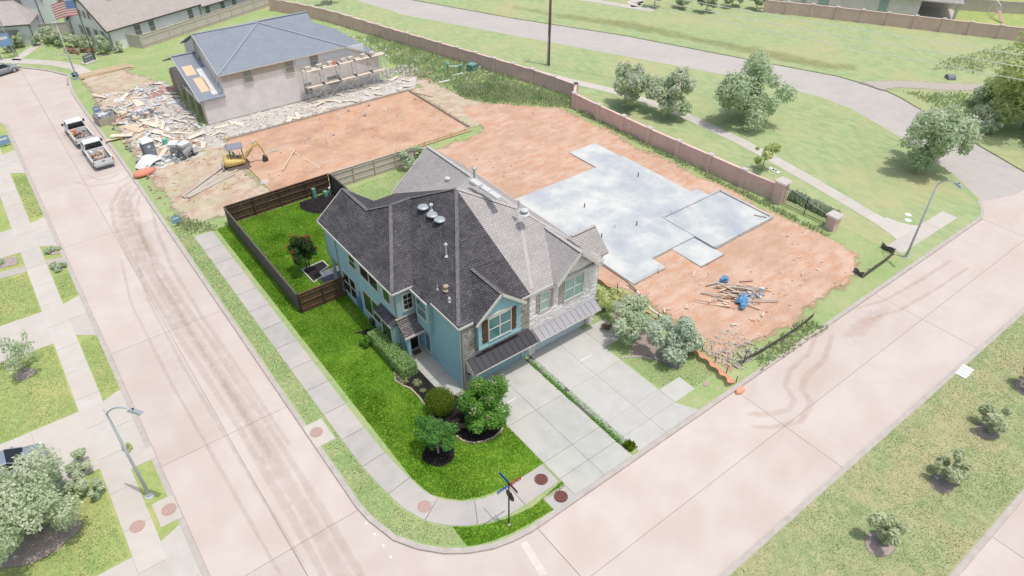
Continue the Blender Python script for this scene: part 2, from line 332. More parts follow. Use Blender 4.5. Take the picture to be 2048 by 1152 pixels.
def patch(name, P, z, m, cell=.6, fade=1.2, relief=0., label=None, kind='structure', sc=2.5, seed=3, rag=0.):
    """a loose-edged layer of soil, gravel or mud lying on the ground, with its own small relief"""
    P = [tuple(p) for p in P]; xs = [p[0] for p in P]; ys = [p[1] for p in P]
    gx = np.arange(min(xs)-cell, max(xs)+2*cell, cell); gy = np.arange(min(ys)-cell, max(ys)+2*cell, cell)
    X, Y = np.meshgrid(gx, gy); ins = inside(P, X, Y); d = edgedist(P, X, Y); sd_ = np.where(ins, d, -d)-rag*(.2+vnoise(X,Y,2.6,seed+9)*1.2+.5*vnoise(X,Y,.9,seed+4)); a = np.clip(sd_/fade, -1, 1); ap_ = np.clip(a,0,1)
    Z = z+relief*ap_*(vnoise(X,Y,sc,seed)+.5*vnoise(X,Y,sc/2.7,seed+1))
    idx = np.arange(X.size).reshape(X.shape); q = np.stack([idx[:-1,:-1],idx[:-1,1:],idx[1:,1:],idx[1:,:-1]], -1).reshape(-1,4)
    keep = ins.ravel()[q].any(1); q = q[keep]; used = np.unique(q); mp_ = np.zeros(X.size, int); mp_[used] = np.arange(len(used))
    V = np.stack([X.ravel(),Y.ravel(),Z.ravel()],1)[used]
    o = npmesh(name, V, mp_[q], m, attr=a.ravel()[used], smooth=True); o['kind'] = kind
    if label: o['label'] = label
    return o
def ribbon(name, pts, wid, z, m, kind='stuff', label=None, soft=True):
    """a streak of dirt dragged along a line"""
    V, A, F = [], [], []; P = [Vector((x,y,0)) for x,y in pts]; Q = []
    for a, b in zip(P[:-1], P[1:]):
        k = max(1, int((b-a).length/.5)); Q += [a.lerp(b, i/k) for i in range(k)]
    Q.append(P[-1]); n = len(Q)
    for i, p in enumerate(Q):
        d = (Q[min(i+1,n-1)]-Q[max(i-1,0)]).normalized(); s = Vector((-d.y, d.x, 0))
        e = min(1, i/3, (n-1-i)/3)
        for k, a in ((-1,-.2),(-.35,.8),(.35,.8),(1,-.2)):
            q = p+s*k*wid/2*(1.5+.25*math.sin(i*.21+len(Q))); V.append((q.x,q.y,z)); A.append(a*e-.3*(1-e))
    for i in range(n-1):
        for k in range(3): F.append((i*4+k, (i+1)*4+k, (i+1)*4+k+1, i*4+k+1))
    o = npmesh(name, V, np.array(F), m, attr=A); tag(o, label, None, kind=kind); return o
def slabs(parent, m, rects, z0, z1, gap=.013):
    for x0,x1,y0,y1 in rects: obj('slab', MB().box(x0+gap,x1-gap,y0+gap,y1-gap,z0,z1), m, parent)
def grid(xs, ys): return [(a,b,c,d) for a,b in zip(xs[:-1],xs[1:]) for c,d in zip(ys[:-1],ys[1:])]
def path_slabs(name, centre, wid, step, m, z=LZ+.022, joint='joint_pale', label=None):
    P = [Vector((x,y,0)) for x,y in centre]; cum = [0]
    for a,b in zip(P[:-1],P[1:]): cum.append(cum[-1]+(b-a).length)
    def at(s):
        for i in range(len(P)-1):
            if s <= cum[i+1] or i == len(P)-2:
                return P[i].lerp(P[i+1], (s-cum[i])/max(1e-6,cum[i+1]-cum[i]))
    def edge(s):
        d = (at(min(cum[-1],s+.35))-at(max(0,s-.35))).normalized(); n = Vector((-d.y,d.x,0))*wid/2; p = at(s)
        return (p.x+n.x,p.y+n.y),(p.x-n.x,p.y-n.y)
    k = max(1, round(cum[-1]/step)); st = cum[-1]/k; b = MB(); E = []
    for i in range(k):
        sub = 4; l, r = [], []
        for j in range(sub+1):
            s = i*st+st*j/sub; s = s+.02 if j == 0 else s-.02 if j == sub else s; a, c = edge(s); l.append(a); r.append(c)
        E.append(l+r[::-1])
    full_l = [edge(cum[-1]*i/(k*4))[0] for i in range(k*4+1)]; full_r = [edge(cum[-1]*i/(k*4))[1] for i in range(k*4+1)]
    root = struct(name, MB().prism(full_l+full_r[::-1], -.02, z-.012), joint, label=label)
    for p in E: obj('slab', MB().prism(p, -.02, z), m, root)
    return root
def kerbline(name, pts, m='kerb', wid=.3, h=LZ+.02, side=1):
    b = MB(); P = [Vector((x,y,0)) for x,y in pts]; n = len(P); L_, R_ = [], []
    for i,p in enumerate(P):
        d = (P[min(i+1,n-1)]-P[max(i-1,0)]).normalized(); s = Vector((-d.y,d.x,0))*side
        L_.append(p-s*.04); R_.append(p+s*wid)
    vs = []; 
    for p,q in zip(L_,R_): vs += [(p.x,p.y,-.04),(p.x+(q.x-p.x)*.06,p.y+(q.y-p.y)*.06,h),(q.x,q.y,h),(q.x,q.y,-.04)]
    fs = []
    for i in range(n-1):
        for k in range(4): fs.append((i*4+k,(i+1)*4+k,(i+1)*4+(k+1)%4,i*4+(k+1)%4))
    b.add(vs, fs+[(0,1,2,3),tuple(range(4*n-1,4*n-5,-1))]); return struct(name, b, m)

B = 1500
struct('ground', MB().box(-B,B,-B,B,-1,-.06), 'turf_field')
# --- west street (runs away from the camera) with its corner, in cast slabs
W_ = struct('street_west', MB().box(-.75,7.45,8.85,96,-.05,-.03), 'road_joint', label='wide pale concrete street running from the corner to the cul-de-sac')
slabs(W_, 'road', grid((-.75,3.4,7.45), (24.3,34.4,47,64,76,88)), -.04, 0)
slabs(W_, 'road', [(-.75,3.4,8.85,24.3),(3.4,15,8.85,13.05)], -.04, 0)
obj('slab', MB().prism([(3.43,24.28),(7.45,24.28),(7.6,23.2),(8.1,21.3),(8.9,20),(9.9,18.9),(11,18.1),(12.2,17.5),(13.3,17.2),(14.98,17.02),(14.98,13.07),(3.43,13.07)], -.04, 0), 'road', W_)
obj('slab', MB().prism([(-.75,88.02),(3.38,88.02),(3.38,118),(1.4,118),(-5,120),(-40,122),(-40,103),(-7,101),(-3.5,99.5),(-1.5,97.5),(-.8,95.4)], -.04, 0), 'road', W_)
obj('slab', MB().prism([(3.42,88.02),(7.3,88.02),(7.2,93),(7.2,101.5),(7.5,104.5),(8,108.2),(6.2,111.8),(3.9,114.8),(3.42,115.6)], -.04, 0), 'road', W_)
slabs(W_, 'road', grid((-.75,3.4,7.45), (-40,-20,-6.9,1.0,8.85)), -.04, 0)
obj('slab', MB().prism([(7.47,8.83),(15,8.83),(13,8.6),(11,7.4),(9.5,5),(9.3,1),(7.47,1)], -.04, 0), 'road', W_)
S_ = struct('street_south', MB().box(15,120,8.85,17.02,-.05,-.03), 'road_joint', label='wide pale concrete street passing in front of the driveways')
slabs(S_, 'road', grid((15,32.6,50.3,69), (8.85,13.05,17.02)), -.04, 0)
obj('slab', MB().prism([(69.02,13.07),(69.02,17.02),(70.6,17.6),(72.1,18.7),(76,17.4),(81.9,16.6),(120,16.6),(120,13.07)], -.04, 0), 'road', S_)
slabs(S_, 'road', [(69,90,8.85,13.05),(90,120,8.85,13.05)], -.04, 0)
T_ = struct('street_far_south', MB().box(9.3,120,-6.9,1.1,-.05,-.03), 'road_joint', label='pale concrete street beyond the grass median')
slabs(T_, 'road', grid((9.3,18,26,35,44,53,62,71,90,120), (-6.9,-2.9,1.1)), -.04, 0)
# --- asphalt road behind the brick wall
RN = [(55,116.5),(57.6,103.7),(65.5,85.3),(72.8,68.3),(78.7,54.8),(80.7,48.5),(82.2,43.2),(82,38.9),(80.9,35.2),(79.9,32.6),(78.6,29.3),(75.1,22.5),(73.5,20.4),(72.1,18.7)]
RF = [(63,111.1),(70.8,92.2),(79.3,74.9),(87,54.3),(90.4,45.7),(91,39.4),(90.3,36.9),(88.9,33.7),(86.9,28.9),(84.7,25.1),(83.3,21.8),(81.9,18.6)]
RN0 = [(20,220),(44,150)]; RF0 = [(28,224),(52,142)]
b = MB(); b.prism(RN0+RN+[(76,17.2),(81.9,16.6)]+RF[::-1]+RF0[::-1], -.04, .004); struct('road_east', b, 'asphalt', label='pale asphalt road curving behind the long brick wall')
# --- lawns and verges (raised a kerb's height)
KM = [(-40,122),(-5,120),(1.4,118),(3.9,114.8),(6.2,111.8),(8,108.2),(7.5,104.5),(7.2,101.5),(7.2,93),(7.45,80),(7.45,24.5),(7.6,23.2),(8.1,21.3),(8.9,20),(9.9,18.9),(11,18.1),(12.2,17.5),(13.3,17.2),(14.6,17.02),(69,17.02),(70.6,17.6),(72.1,18.7)]
struct('lawn_main', MB().prism(KM+RN[::-1][1:]+RN0[::-1]+[(-40,220)], -.05, LZ), 'turf_verge')
kerbline('kerb_main', KM, side=1)
struct('lawn_east', MB().prism([(x,y) for x,y in RF0+RF]+[(84,17.2),(400,17.2),(400,300),(28,300)], -.05, LZ), 'turf_field')
KW = [(-.75,8.85),(-.75,95.4),(-1.5,97.5),(-3.5,99.5),(-7,101),(-40,103)]
struct('lawn_west', MB().prism([(-40,8.85)]+KW, -.05, LZ), 'turf_west'); kerbline('kerb_west', KW, side=1)
KD = [(400,8.85),(15,8.85),(13,8.6),(11,7.4),(9.5,5),(9.4,3),(10.5,1.5),(13,1.1),(400,1.1)]
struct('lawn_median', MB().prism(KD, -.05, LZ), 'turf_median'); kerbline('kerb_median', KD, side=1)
struct('lawn_field', MB().prism([(57.8,61),(57,64.9),(55.2,71.5),(49.7,93.7),(43,118),(40,150)]+RN0[1:]+[(54.8,116.5),(57.4,103.7),(65.3,85.3),(72.6,68.3),(78.5,54.8),(80.5,48.5),(82,43.2),(81.8,38.9),(80.7,35.2),(79.7,32.6),(78.4,29.3),(74.9,22.5),(73.2,20.4),(71.8,18.9),(70.4,17.9),(68.9,17.34),(57,17.34),(57,24),(56.7,30),(55.8,46),(55.5,59)], 0, LZ+.004), 'turf_field')
# --- the bright lot lawn
LOT = [(11.05,58.7),(11.05,24.3),(11.3,22.6),(11.9,21.8),(12.6,21.1),(13.5,20.65),(14.4,20.4),(15.6,20.25),(18.08,20.25),(18.08,30),(19.5,40),(22.6,45),(22.6,58.7)]
LOTV = GL([(905,1053),(935,1054),(980,1048),(1024,1033),(1066,1014),(1124,962),(1131,973),(1088,1002),(1107,1019),(1060,1047),(1024,1066),(985,1082),(950,1091),(934,1092)])
struct('lawn_lot', MB().prism(LOT, 0, LZ+.006), 'turf_lot', label='dense bright green lawn round the blue townhouse')
struct('lawn_lot_verge', MB().prism(LOTV, 0, LZ+.006), 'turf_lot', label='bright green verge between the corner sidewalk and the kerb')
def blades(name, P, n, h, m, label, z=LZ, avoid=(), sd=1):
    P = [tuple(p) for p in P]; r = np.random.default_rng(sd); xs = [p[0] for p in P]; ys = [p[1] for p in P]
    X = r.uniform(min(xs),max(xs),int(n*2.2)); Y = r.uniform(min(ys),max(ys),int(n*2.2)); k = inside(P,X,Y)
    for q in avoid: k &= ~inside(q,X,Y)
    X, Y = X[k][:n], Y[k][:n]; n = len(X); a = r.uniform(0,2*np.pi,n); hh = h*r.uniform(.5,1.2,n)*(.6+.8*vnoise(X,Y,1.5,sd)); wd = h*.55
    le = r.uniform(-.7,.7,(n,2))*hh[:,None]
    p0 = np.stack([X-np.cos(a)*wd,Y-np.sin(a)*wd,np.full(n,z)],1); p1 = np.stack([X+np.cos(a)*wd,Y+np.sin(a)*wd,np.full(n,z)],1)
    p2 = np.stack([X+le[:,0],Y+le[:,1],z+hh],1); V = np.stack([p0,p1,p2],1).reshape(-1,3); F = np.arange(3*n).reshape(-1,3)
    v = np.clip(.75*vnoise(X,Y,.9,sd+5)+.5*vnoise(X,Y,4,sd+8)-.3+r.uniform(0,.35,n),0,1)
    o = npmesh(name, V, F, m, attr=np.repeat(v,3)); tag(o, label, 'grass', kind='stuff'); return o
HOUSE = [(16.1,43.4),(15.9,34),(17.6,34),(17.6,28),(23.5,28),(23.5,45.6)]
BED = GL([(722,668),(775,700),(789,745),(791,762),(806,772),(822,778),(840,797),(858,822),(872,842),(895,862),(912,872),(925,882),(945,887),(968,884),(988,876),(1003,862),(1008,852)])+[(18.05,24.6),(18.05,28.2),(17.0,28.3),(16.25,28.3),(16.2,33.0),(16.1,37.8),(14.3,38.2)]
TREEB = [(13.35+1.02*math.cos(t)*(1+.08*math.sin(3*t)), 24.75+.98*math.sin(t)) for t in [i*2*math.pi/28 for i in range(28)]]
REARB = [(19.0,58.5),(18.6,57.2),(19.2,55.8),(20.6,54.9),(22.5,54.6),(22.55,58.55)]
PATIO = [(15.2,43.4),(17.5,43.4),(17.5,47),(15.2,47)]; MBED = GL([(604,541),(646,523),(657,534),(640,546),(646,553),(628,566)])
blades('grass_blades', LOT, 150000, .075, 'blade_lot', 'long bright blades covering the lot lawn', LZ+.004, (HOUSE,BED,TREEB,REARB,PATIO,MBED,[(16.1,34.1),(16.1,28.2),(16.9,27.0),(18.2,27.0),(18.2,34.1)]), 2)
blades('grass_blades', LOTV, 6500, .075, 'blade_lot', 'bright blades on the corner verge by the street sign', LZ+.004, (), 3)
blades('grass_blades', [(7.85,61),(7.85,23.6),(8.35,21.6),(9.1,20.4),(10.1,19.35),(11.2,18.5),(11.2,19.9),(10.4,20.7),(9.8,21.7),(9.35,23.2),(9.15,25),(9.0,27),(8.98,61)], 15000, .06, 'blade_pale', 'pale verge grass between west street and sidewalk', LZ, ([(7.4,29.7),(8.85,29.7),(8.85,32),(7.4,32)],), 4)
blades('grass_blades', [(-3.9,36.3),(-14,36.3),(-14,29.2),(-3.9,29.2)], 14000, .06, 'blade_pale', 'pale yard grass behind the lower left lamp post', LZ, (), 5)
blades('grass_blades', [(14,1.5),(62,1.5),(62,8.5),(14,8.5)], 42000, .06, 'blade_pale', 'veil-whitened grass on the shrub median', LZ, (), 6)  # blade colour lightened toward white to imitate a hazy veil
PADW = [(7.4,29.7),(8.85,29.7),(8.85,32),(7.4,32)]
for (x0,x1,y0,y1,n,l) in ((-16,-3.9,42.3,50.5,20000,'pale yard grass round the sparse young tree'),(-16,-3.9,55.3,61.5,14000,'pale yard grass below the grey footpath'),(-2.2,-1.08,43.0,49.6,1800,'pale verge grass between the left driveways'),(-2.2,-1.08,56,59.6,900,'pale verge grass below the planted street bed'),(-2.2,-1.08,71,81,2600,'pale verge grass at the upper left'),(28.5,33,18.9,23.5,5000,'pale yard grass beside the pale driveway'),(24,31,47,58,14000,'pale grass of the fenced neighbouring yard')):
    blades('grass_blades', [(x0,y0),(x1,y0),(x1,y1),(x0,y1)], n, .05, 'blade_pale', l, LZ, ([(28.3,18.7),(30.45,18.7),(30.45,20.25),(28.3,20.25)],[(28.3,23.4),(34,23.4),(34,30),(28.3,30)]), int(n+x0))
# --- sidewalks
SWM = [(9.83,58.6),(9.83,30),(9.88,27),(10.05,25),(10.3,23.1),(10.75,21.8),(11.35,20.95),(12.2,20.25),(13.2,19.7),(14.4,19.4),(15.7,19.4),(17.98,19.42)]
path_slabs('sidewalk_lot', SWM, 1.6, 2.6, 'walk_grey', joint='joint_dark', label='grey concrete sidewalk curving round the corner lot')
path_slabs('sidewalk_west', [(-3.05,96.5),(-3.05,60),(-3.0,40),(-2.9,9)], 1.5, 3.1, 'walk_pale', label='white concrete sidewalk on the far side of west street')
path_slabs('sidewalk_east', [(50,97.5),(56.9,77.5),(60.3,66.2),(62.2,61.3),(63.6,56),(64.2,50.3),(63.9,41),(63.2,36),(62.4,31),(61.3,25.2),(60.7,22.2),(60.2,20.8)], 1.5, 3.2, 'walk_pale', label='pale sidewalk along the outside of the brick wall')
path_slabs('sidewalk_junction', [(57.3,19.3),(67.2,19.2)], 1.45, 3.3, 'walk_pale', z=LZ+.02, label='short pale sidewalk ending beside the right lamp post')
b = MB(); b.prism([(59.0,19.9),(59.3,20.5),(59.7,21.4),(60.0,22.6),(61.9,22.6),(62.0,21.4),(62.4,20.5),(63,19.9)], 0, LZ+.016); struct('sidewalk_flare', b, 'walk_pale')
path_slabs('sidewalk_cul_de_sac', [(-30,123),(-4,121.6),(1.5,119.9),(4.8,117),(7.6,114),(9.4,110.9),(10.2,107.2)], 1.7, 3.2, 'walk_pale', label='white sidewalk arcing round the cul-de-sac')
path_slabs('sidewalk_far', [(86,95.4),(88.3,90.3),(91.3,82.8),(92.2,81)], 1.8, 3, 'walk_pale', label='pale sidewalk on the far side of the asphalt road')
path_slabs('footpath', [(91.2,84.2),(92.6,86.8),(96,86.5)], 1.5, 2.5, 'walk_pale', label='pale path branching off the far sidewalk')
path_slabs('footpath', [(3.4,118.6),(5.4,121.6),(7.4,124.6)], 1.3, 2, 'walk_pale', label='narrow path from the cul-de-sac to the white house door')
# --- driveways
DL = struct('driveway_lot', MB().box(18.1,22.86,18.75,28.2,-.02,LZ+.004), 'joint_dark', label='grey concrete driveway of the blue townhouse')
slabs(DL, 'drive_lot', grid((18.1,20.45,22.86), (18.75,20.25,23.9,28.42)), 0, LZ+.02, .012)
for x0,x1 in ((18.1,20.45),(20.45,22.86)): obj('slab', MB().box(x0+.012,x1-.012,17.33,18.735,0,LZ+.024), 'drive_lot', DL)
DP = struct('driveway_pale', MB().box(23.42,28.35,18.75,28.0,-.02,LZ+.004), 'joint_pale', label='pale concrete driveway of the stone townhouse')
slabs(DP, 'drive_veiled', grid((23.42,25.9,28.35), (18.75,20.25,23.9,28.42)), 0, LZ+.02, .012); slabs(DP, 'drive_veiled', [(28.35,30.4,18.75,20.2)], 0, LZ+.02, .012)
for P in ([(23.43,17.33),(25.89,17.33),(25.89,18.735),(23.43,18.735)], [(25.91,17.33),(29.1,17.33),(28.95,17.6),(28.34,18.735),(25.91,18.735)]): obj('slab', MB().prism(P,0,LZ+.028), 'drive_veiled', DP)
obj('slab', MB().prism([(28.38,25.6),(30.6,25.6),(30.6,27.9),(29.8,28.0),(28.38,28.0)],0,LZ+.018), 'drive_veiled', DP)
obj('expansion_strip', MB().box(18.9,20.1,25.57,25.62,LZ+.02,LZ+.025), 'white_paint', DL); obj('expansion_strip', MB().box(25.9,27.0,25.57,25.62,LZ+.02,LZ+.025), 'white_paint', DP)
def west_drive(y0, y1, deep, lab):
    d = struct('driveway_west', MB().box(-deep,-3.72,y0,y1,-.02,LZ+.006), 'joint_pale', label=lab)
    k = max(1, round((deep-3.72)/3)); xs = [-deep+i*(deep-3.72)/k for i in range(k+1)]
    slabs(d, 'walk_pale', grid(xs, (y0,y1)), 0, LZ+.018, .012)
    m_ = (y0+y1)/2
    for a,b_,fa,fb in ((y0,m_,y0-.9,m_),(m_,y1,m_,y1+.5)):
        obj('apron_slab', MB().prism([(-2.3,a+.012),(-1.06,fa+.012),(-1.06,fb-.012),(-2.3,b_-.012)],0,LZ+.024), 'walk_pale', d)
west_drive(50.6,55.2,16,'white driveway crossing the west sidewalk below the young tree'); west_drive(65.3,70.0,16,'white driveway above the planted footpath on the left')
west_drive(36.4,42.2,18,'white driveway with the parked blue car'); west_drive(82.0,87.2,14,'white driveway at the upper left edge'); west_drive(22.5,29.0,18,'white driveway at the lower left corner')
b = MB(); b.prism([(-14,64.4),(-3.82,62.75),(-3.82,61.75),(-14,63.4)],0,LZ+.03); struct('footpath_grey', b, 'kerb', label='grey footpath crossing the west sidewalk'); struct('footpath_grey', MB().prism([(-2.25,62.6),(-.75,62.2),(-.75,61.2),(-2.25,61.5)],0,LZ+.03), 'kerb', label='grey stub of footpath reaching west street')
struct('footpath_west', MB().box(-2.25,-.75,35.2,36.3,0,LZ+.03), 'walk_pale', label='short white step path beside the lamp post')
# --- beds of bare mulch
def bed(name, P, m, label, h=.05):
    P = [tuple(p) for p in P]; o = patch(name, P, LZ+.012, m, .2, .3, h, label, sc=.7, rag=.18); return o
struct('mulch_bed', MB().prism(BED,0,LZ+.02), 'mulch', label='black mulch bed along the blue townhouse front walk'); struct('mulch_ring', MB().prism(TREEB,0,LZ+.02), 'mulch', label='black mulch ring under the small front tree')
struct('mulch_bed_rear', MB().prism(REARB,0,LZ+.02), 'mulch', label='black mulch bed in the rear yard corner')
def chips(name, P, n, m, label, s=.05, z=LZ+.02):
    P = [tuple(p) for p in P]; xs=[p[0] for p in P]; ys=[p[1] for p in P]; r=np.random.default_rng(n); X=r.uniform(min(xs),max(xs),n*2); Y=r.uniform(min(ys),max(ys),n*2); k=inside(P,X,Y); X,Y=X[k][:n],Y[k][:n]; n=len(X)
    c=np.stack([X,Y,np.full(n,z+.015)],1); u=r.normal(size=(n,3)); u/=np.linalg.norm(u,axis=1)[:,None]; v=np.cross(u,r.normal(size=(n,3))); v/=np.linalg.norm(v,axis=1)[:,None]
    V=np.stack([c-u*s,c+v*s*.5,c+u*s,c-v*s*.5],1).reshape(-1,3); o=npmesh(name,V,np.arange(4*n).reshape(-1,4),m); tag(o,label,'mulch',kind='stuff')
chips('mulch_chips', BED, 9000, 'mulch', 'loose dark wood chips of the front bed'); chips('mulch_chips', TREEB, 1500, 'mulch', 'loose dark wood chips round the small tree'); chips('mulch_chips', REARB, 2500, 'mulch', 'loose dark wood chips in the rear yard corner')
# bed edging: one small stone after another
def edging(label, pts, step=.24, m='edging'):
    t = thing('bed_edging', label, 'edging', (pts[0][0],pts[0][1],LZ), world=True); P=[Vector((x,y,0)) for x,y in pts]; pl=[]
    for a,b_ in zip(P[:-1],P[1:]):
        k=max(1,round((b_-a).length/step))
        for i in range(k):
            q=a.lerp(b_,(i+.5)/k); d=b_-a; pl.append((q.x,q.y,LZ,math.atan2(d.y,d.x)+R.uniform(-.12,.12)))
    many('stone', MB().rbox(0,0,0,step*.94,.13,.1,0,.1,.15), m, t, pl); return t
edging('wavy tan stone edging of the black bed beside the front walk', BED[2:10]); edging('curved tan stone edging round the black bed by the driveway', BED[10:17])
# --- bare earth, lime and mud
patch('soil_lot', [(46,69),(50,66.5),(55.4,60.5),(55.3,45),(55.6,30),(55.6,20),(52.5,17.9),(44,17.6),(36,17.7),(32.9,17.6),(33.0,24),(33.4,29),(31.2,33),(30.8,46),(31.4,59),(34,62),(41.6,62),(41.7,73),(44,71.5)], LZ+.006, 'soil', .3, 1.5, .14, 'bare orange soil round the new foundation slab', rag=.9)
PAD = [(18.0,61.8),(41.4,61.8),(41.4,75.6),(18.0,75.6)]
patch('soil_pad', PAD, LZ+.1, 'soil_pad', .35, .5, .14, 'levelled orange soil building pad', sc=1.4)
patch('soil_site', [(8,58.9),(12,59.2),(22,59.2),(30.5,59),(31,61.6),(18.8,61.9),(18.6,75),(17.5,81),(17.5,100),(15,108),(9,108.5),(8,104),(7.7,94),(7.8,72)], LZ+.005, 'soil_rough', .3, 1.7, .18, 'churned brown soil of the building site', rag=.5)
patch('lime_site', [(10.5,80),(14,79),(18,82),(18.5,99),(13,97.5),(10.5,92)], LZ+.05, 'lime', .3, 1.8, .14, 'white lime and mortar spread in front of the unfinished house')
patch('lime_strip', [(14,76.4),(18,75.8),(30,75.7),(43,75.6),(46,79.5),(42,81.5),(17,81.5),(14,80)], LZ+.05, 'lime', .4, 1.1, .14, 'white mortar rubble along the unfinished wall')
patch('lime_wash', [(12.5,72.8),(16,73),(18.6,75),(18,78),(14.5,78.5),(11.5,76),(10,73.6)], LZ+.07, 'lime', .4, 1.2, .1, 'white washed-out patch by the mixers')
patch('dirt_field', GL([(800,160),(860,150),(930,190),(990,205),(1040,215),(960,240),(880,205)]), LZ+.006, 'soil_rough', .5, 1.6, .1)
patch('soil_margin', [(41.4,61.6),(44,61.6),(47,66),(46,74),(43,77),(41.4,76.4)], LZ+.0075, 'soil_rough', .3, 1., .1)
patch('soil_track', GL([(1480,735),(1470,762),(1445,740),(1400,705),(1420,690)]), LZ+.008, 'soil', .3, .8, .12)
patch('gravel_drive', [(90.2,43.6),(95.7,40.1),(100,35.6),(106,29.9),(103.5,28.6),(97.3,33.3),(94.3,36.6),(92.5,38.3),(90.2,38.8)], LZ+.008, 'gravel', .5, .9, .05, 'pale gravel track leaving the asphalt road')
patch('ditch', GL([(1000,3),(1100,20),(1274,40),(1400,70),(1536,93),(1640,116),(1730,128),(1730,148),(1640,144),(1536,122),(1400,92),(1274,66),(1100,37),(1000,17)]), LZ+.008, 'ditch_grass', .8, 2.6, .1, 'dry tall grass strip in the roadside ditch')
# mud dragged over the streets: paired wheel lines, faint and broken
def tracks(pts, label, m, gauge=1.5, wd=.42, z=.004, soft=None):
    P = [Vector((x,y,0)) for x,y in pts]; n = len(P)
    for k in (-1,1):
        q = []
        for i,p in enumerate(P):
            d = (P[min(i+1,n-1)]-P[max(i-1,0)]).normalized(); s = Vector((-d.y,d.x,0)); e = p+s*k*gauge/2; q.append((e.x,e.y))
        ribbon('mud_track', q, wd, z, m, label=label); z += .0012
    if soft: ribbon('mud_track', pts, soft, z+.001, m, label=label)
tracks([(8.2,72.6),(6.6,71.6),(5.2,69),(4.6,65),(4.4,58),(4.5,50),(4.8,42),(5.0,34),(5.0,26),(4.8,18),(4.6,12)], 'pale brown tyre mud dragged along west street', 'mud', 1.6, .55, .003, 1.1)
tracks([(8.2,70.4),(6.9,67),(6.0,62),(5.4,55),(5.3,47),(5.5,38),(5.6,30)], 'fainter tyre mud beside the main track on west street', 'mud', 1.3, .4, .008)
tracks([(8.0,75.5),(6.0,74.2),(4.2,74.8),(2.6,78)], 'curved tyre marks by the parked pickups', 'mud', 1.4, .3, .012)
tracks([(3.6,60),(2.6,52),(2.5,42),(2.7,32),(2.9,22)], 'thin old tyre marks in the far lane of west street', 'mud', 1.2, .28, .015)
patch('mud_spill', [(4.6,71.5),(7.4,72.2),(7.4,60),(6.6,54),(4.6,54),(3.4,60),(3.4,66)], .018, 'mud', .3, 1.4, 0, kind='stuff', label='dried mud spread where the site track meets west street', rag=.6)
tracks([(44,17.2),(40,15.6),(37.4,15.4),(36,14.7),(35.4,13.6),(33.8,13.2),(32,14.0),(30.4,15.6)], 'looping orange tyre mud on the street by the soil lot', 'mud_red', 1.1, .5, .003)
tracks([(46,16.6),(50,15.4),(55,15.0),(61,14.8)], 'faint orange tyre mud leading away from the lot entrance', 'mud_red', 1.4, .35, .007)
patch('mud_spill', [(40.5,17),(47,17),(50.5,16.2),(51,14.2),(45,13.8),(41,15)], .011, 'mud_red', .3, 1.2, 0, kind='stuff', label='orange mud spilled at the lot entrance', rag=.5)
# ---------------------------------------------------------------- townhouses
def bar(mb, axis, pos, a0, a1, z0, z1, d0, d1):
    """box standing d0..d1 proud of a wall facing -x (axis 'x') or -y (axis 'y')"""
    if axis == 'x': mb.box(pos-d1, pos-d0, a0, a1, z0, z1)
    elif axis == '+x': mb.box(pos+d0, pos+d1, a0, a1, z0, z1)
    else: mb.box(a0, a1, pos-d1, pos-d0, z0, z1)
def window(par, axis, pos, a0, a1, z0, z1, nx, nz, gl, frame='trim', fw=.09, sill=True, grille=0, name='window'):
    f = MB()
    bar(f,axis,pos,a0-fw,a1+fw,z1,z1+fw,0,.1); bar(f,axis,pos,a0-fw,a1+fw,z0-fw,z0,0,.12 if sill else .1)
    bar(f,axis,pos,a0-fw,a0,z0,z1,0,.1); bar(f,axis,pos,a1,a1+fw,z0,z1,0,.1)
    for i in range(1,nx): c=a0+(a1-a0)*i/nx; bar(f,axis,pos,c-.045,c+.045,z0,z1,0,.095)
    for i in range(1,nz): c=z0+(z1-z0)*i/nz; bar(f,axis,pos,a0,a1,c-.03,c+.03,0,.085)
    o = obj(name, f, frame, par)
    for i in range(nx):
        for k in range(nz):
            g = MB(); aa,ab=a0+(a1-a0)*i/nx+(.045 if i else 0),a0+(a1-a0)*(i+1)/nx-(.045 if i<nx-1 else 0); za,zb=z0+(z1-z0)*k/nz+(.03 if k else 0),z0+(z1-z0)*(k+1)/nz-(.03 if k<nz-1 else 0)
            bar(g,axis,pos,aa,ab,za,zb,0,.054 if k else .064); obj('pane', g, gl, o)
    if grille:
        g = MB()
        for i in range(1,2*nx): c=a0+(a1-a0)*i/(2*nx); bar(g,axis,pos,c-.012,c+.012,z0,z1,.05,.075)
        for i in range(1,grille): c=z0+(z1-z0)*i/grille; bar(g,axis,pos,a0,a1,c-.012,c+.012,.05,.076)
        obj('muntin', g, frame, o)
    return o
def siding(par, axis, pos, a0, a1, z0, z1, m='siding', h=.185, name='siding'):
    b = MB(); n = max(1, round((z1-z0)/h)); h = (z1-z0)/n
    for i in range(n):
        z = z0+i*h
        P = [(.05,z),(.006,z+h),(0,z+h),(0,z)]
        if axis == 'x': vs = [(pos-d,a0,zz) for d,zz in P]+[(pos-d,a1,zz) for d,zz in P]
        else: vs = [(a0,pos-d,zz) for d,zz in P]+[(a1,pos-d,zz) for d,zz in P]
        b.add(vs, [(0,4,5,1),(0,3,7,4),(0,1,2,3),(4,7,6,5)])
    return obj(name, b, m, par)
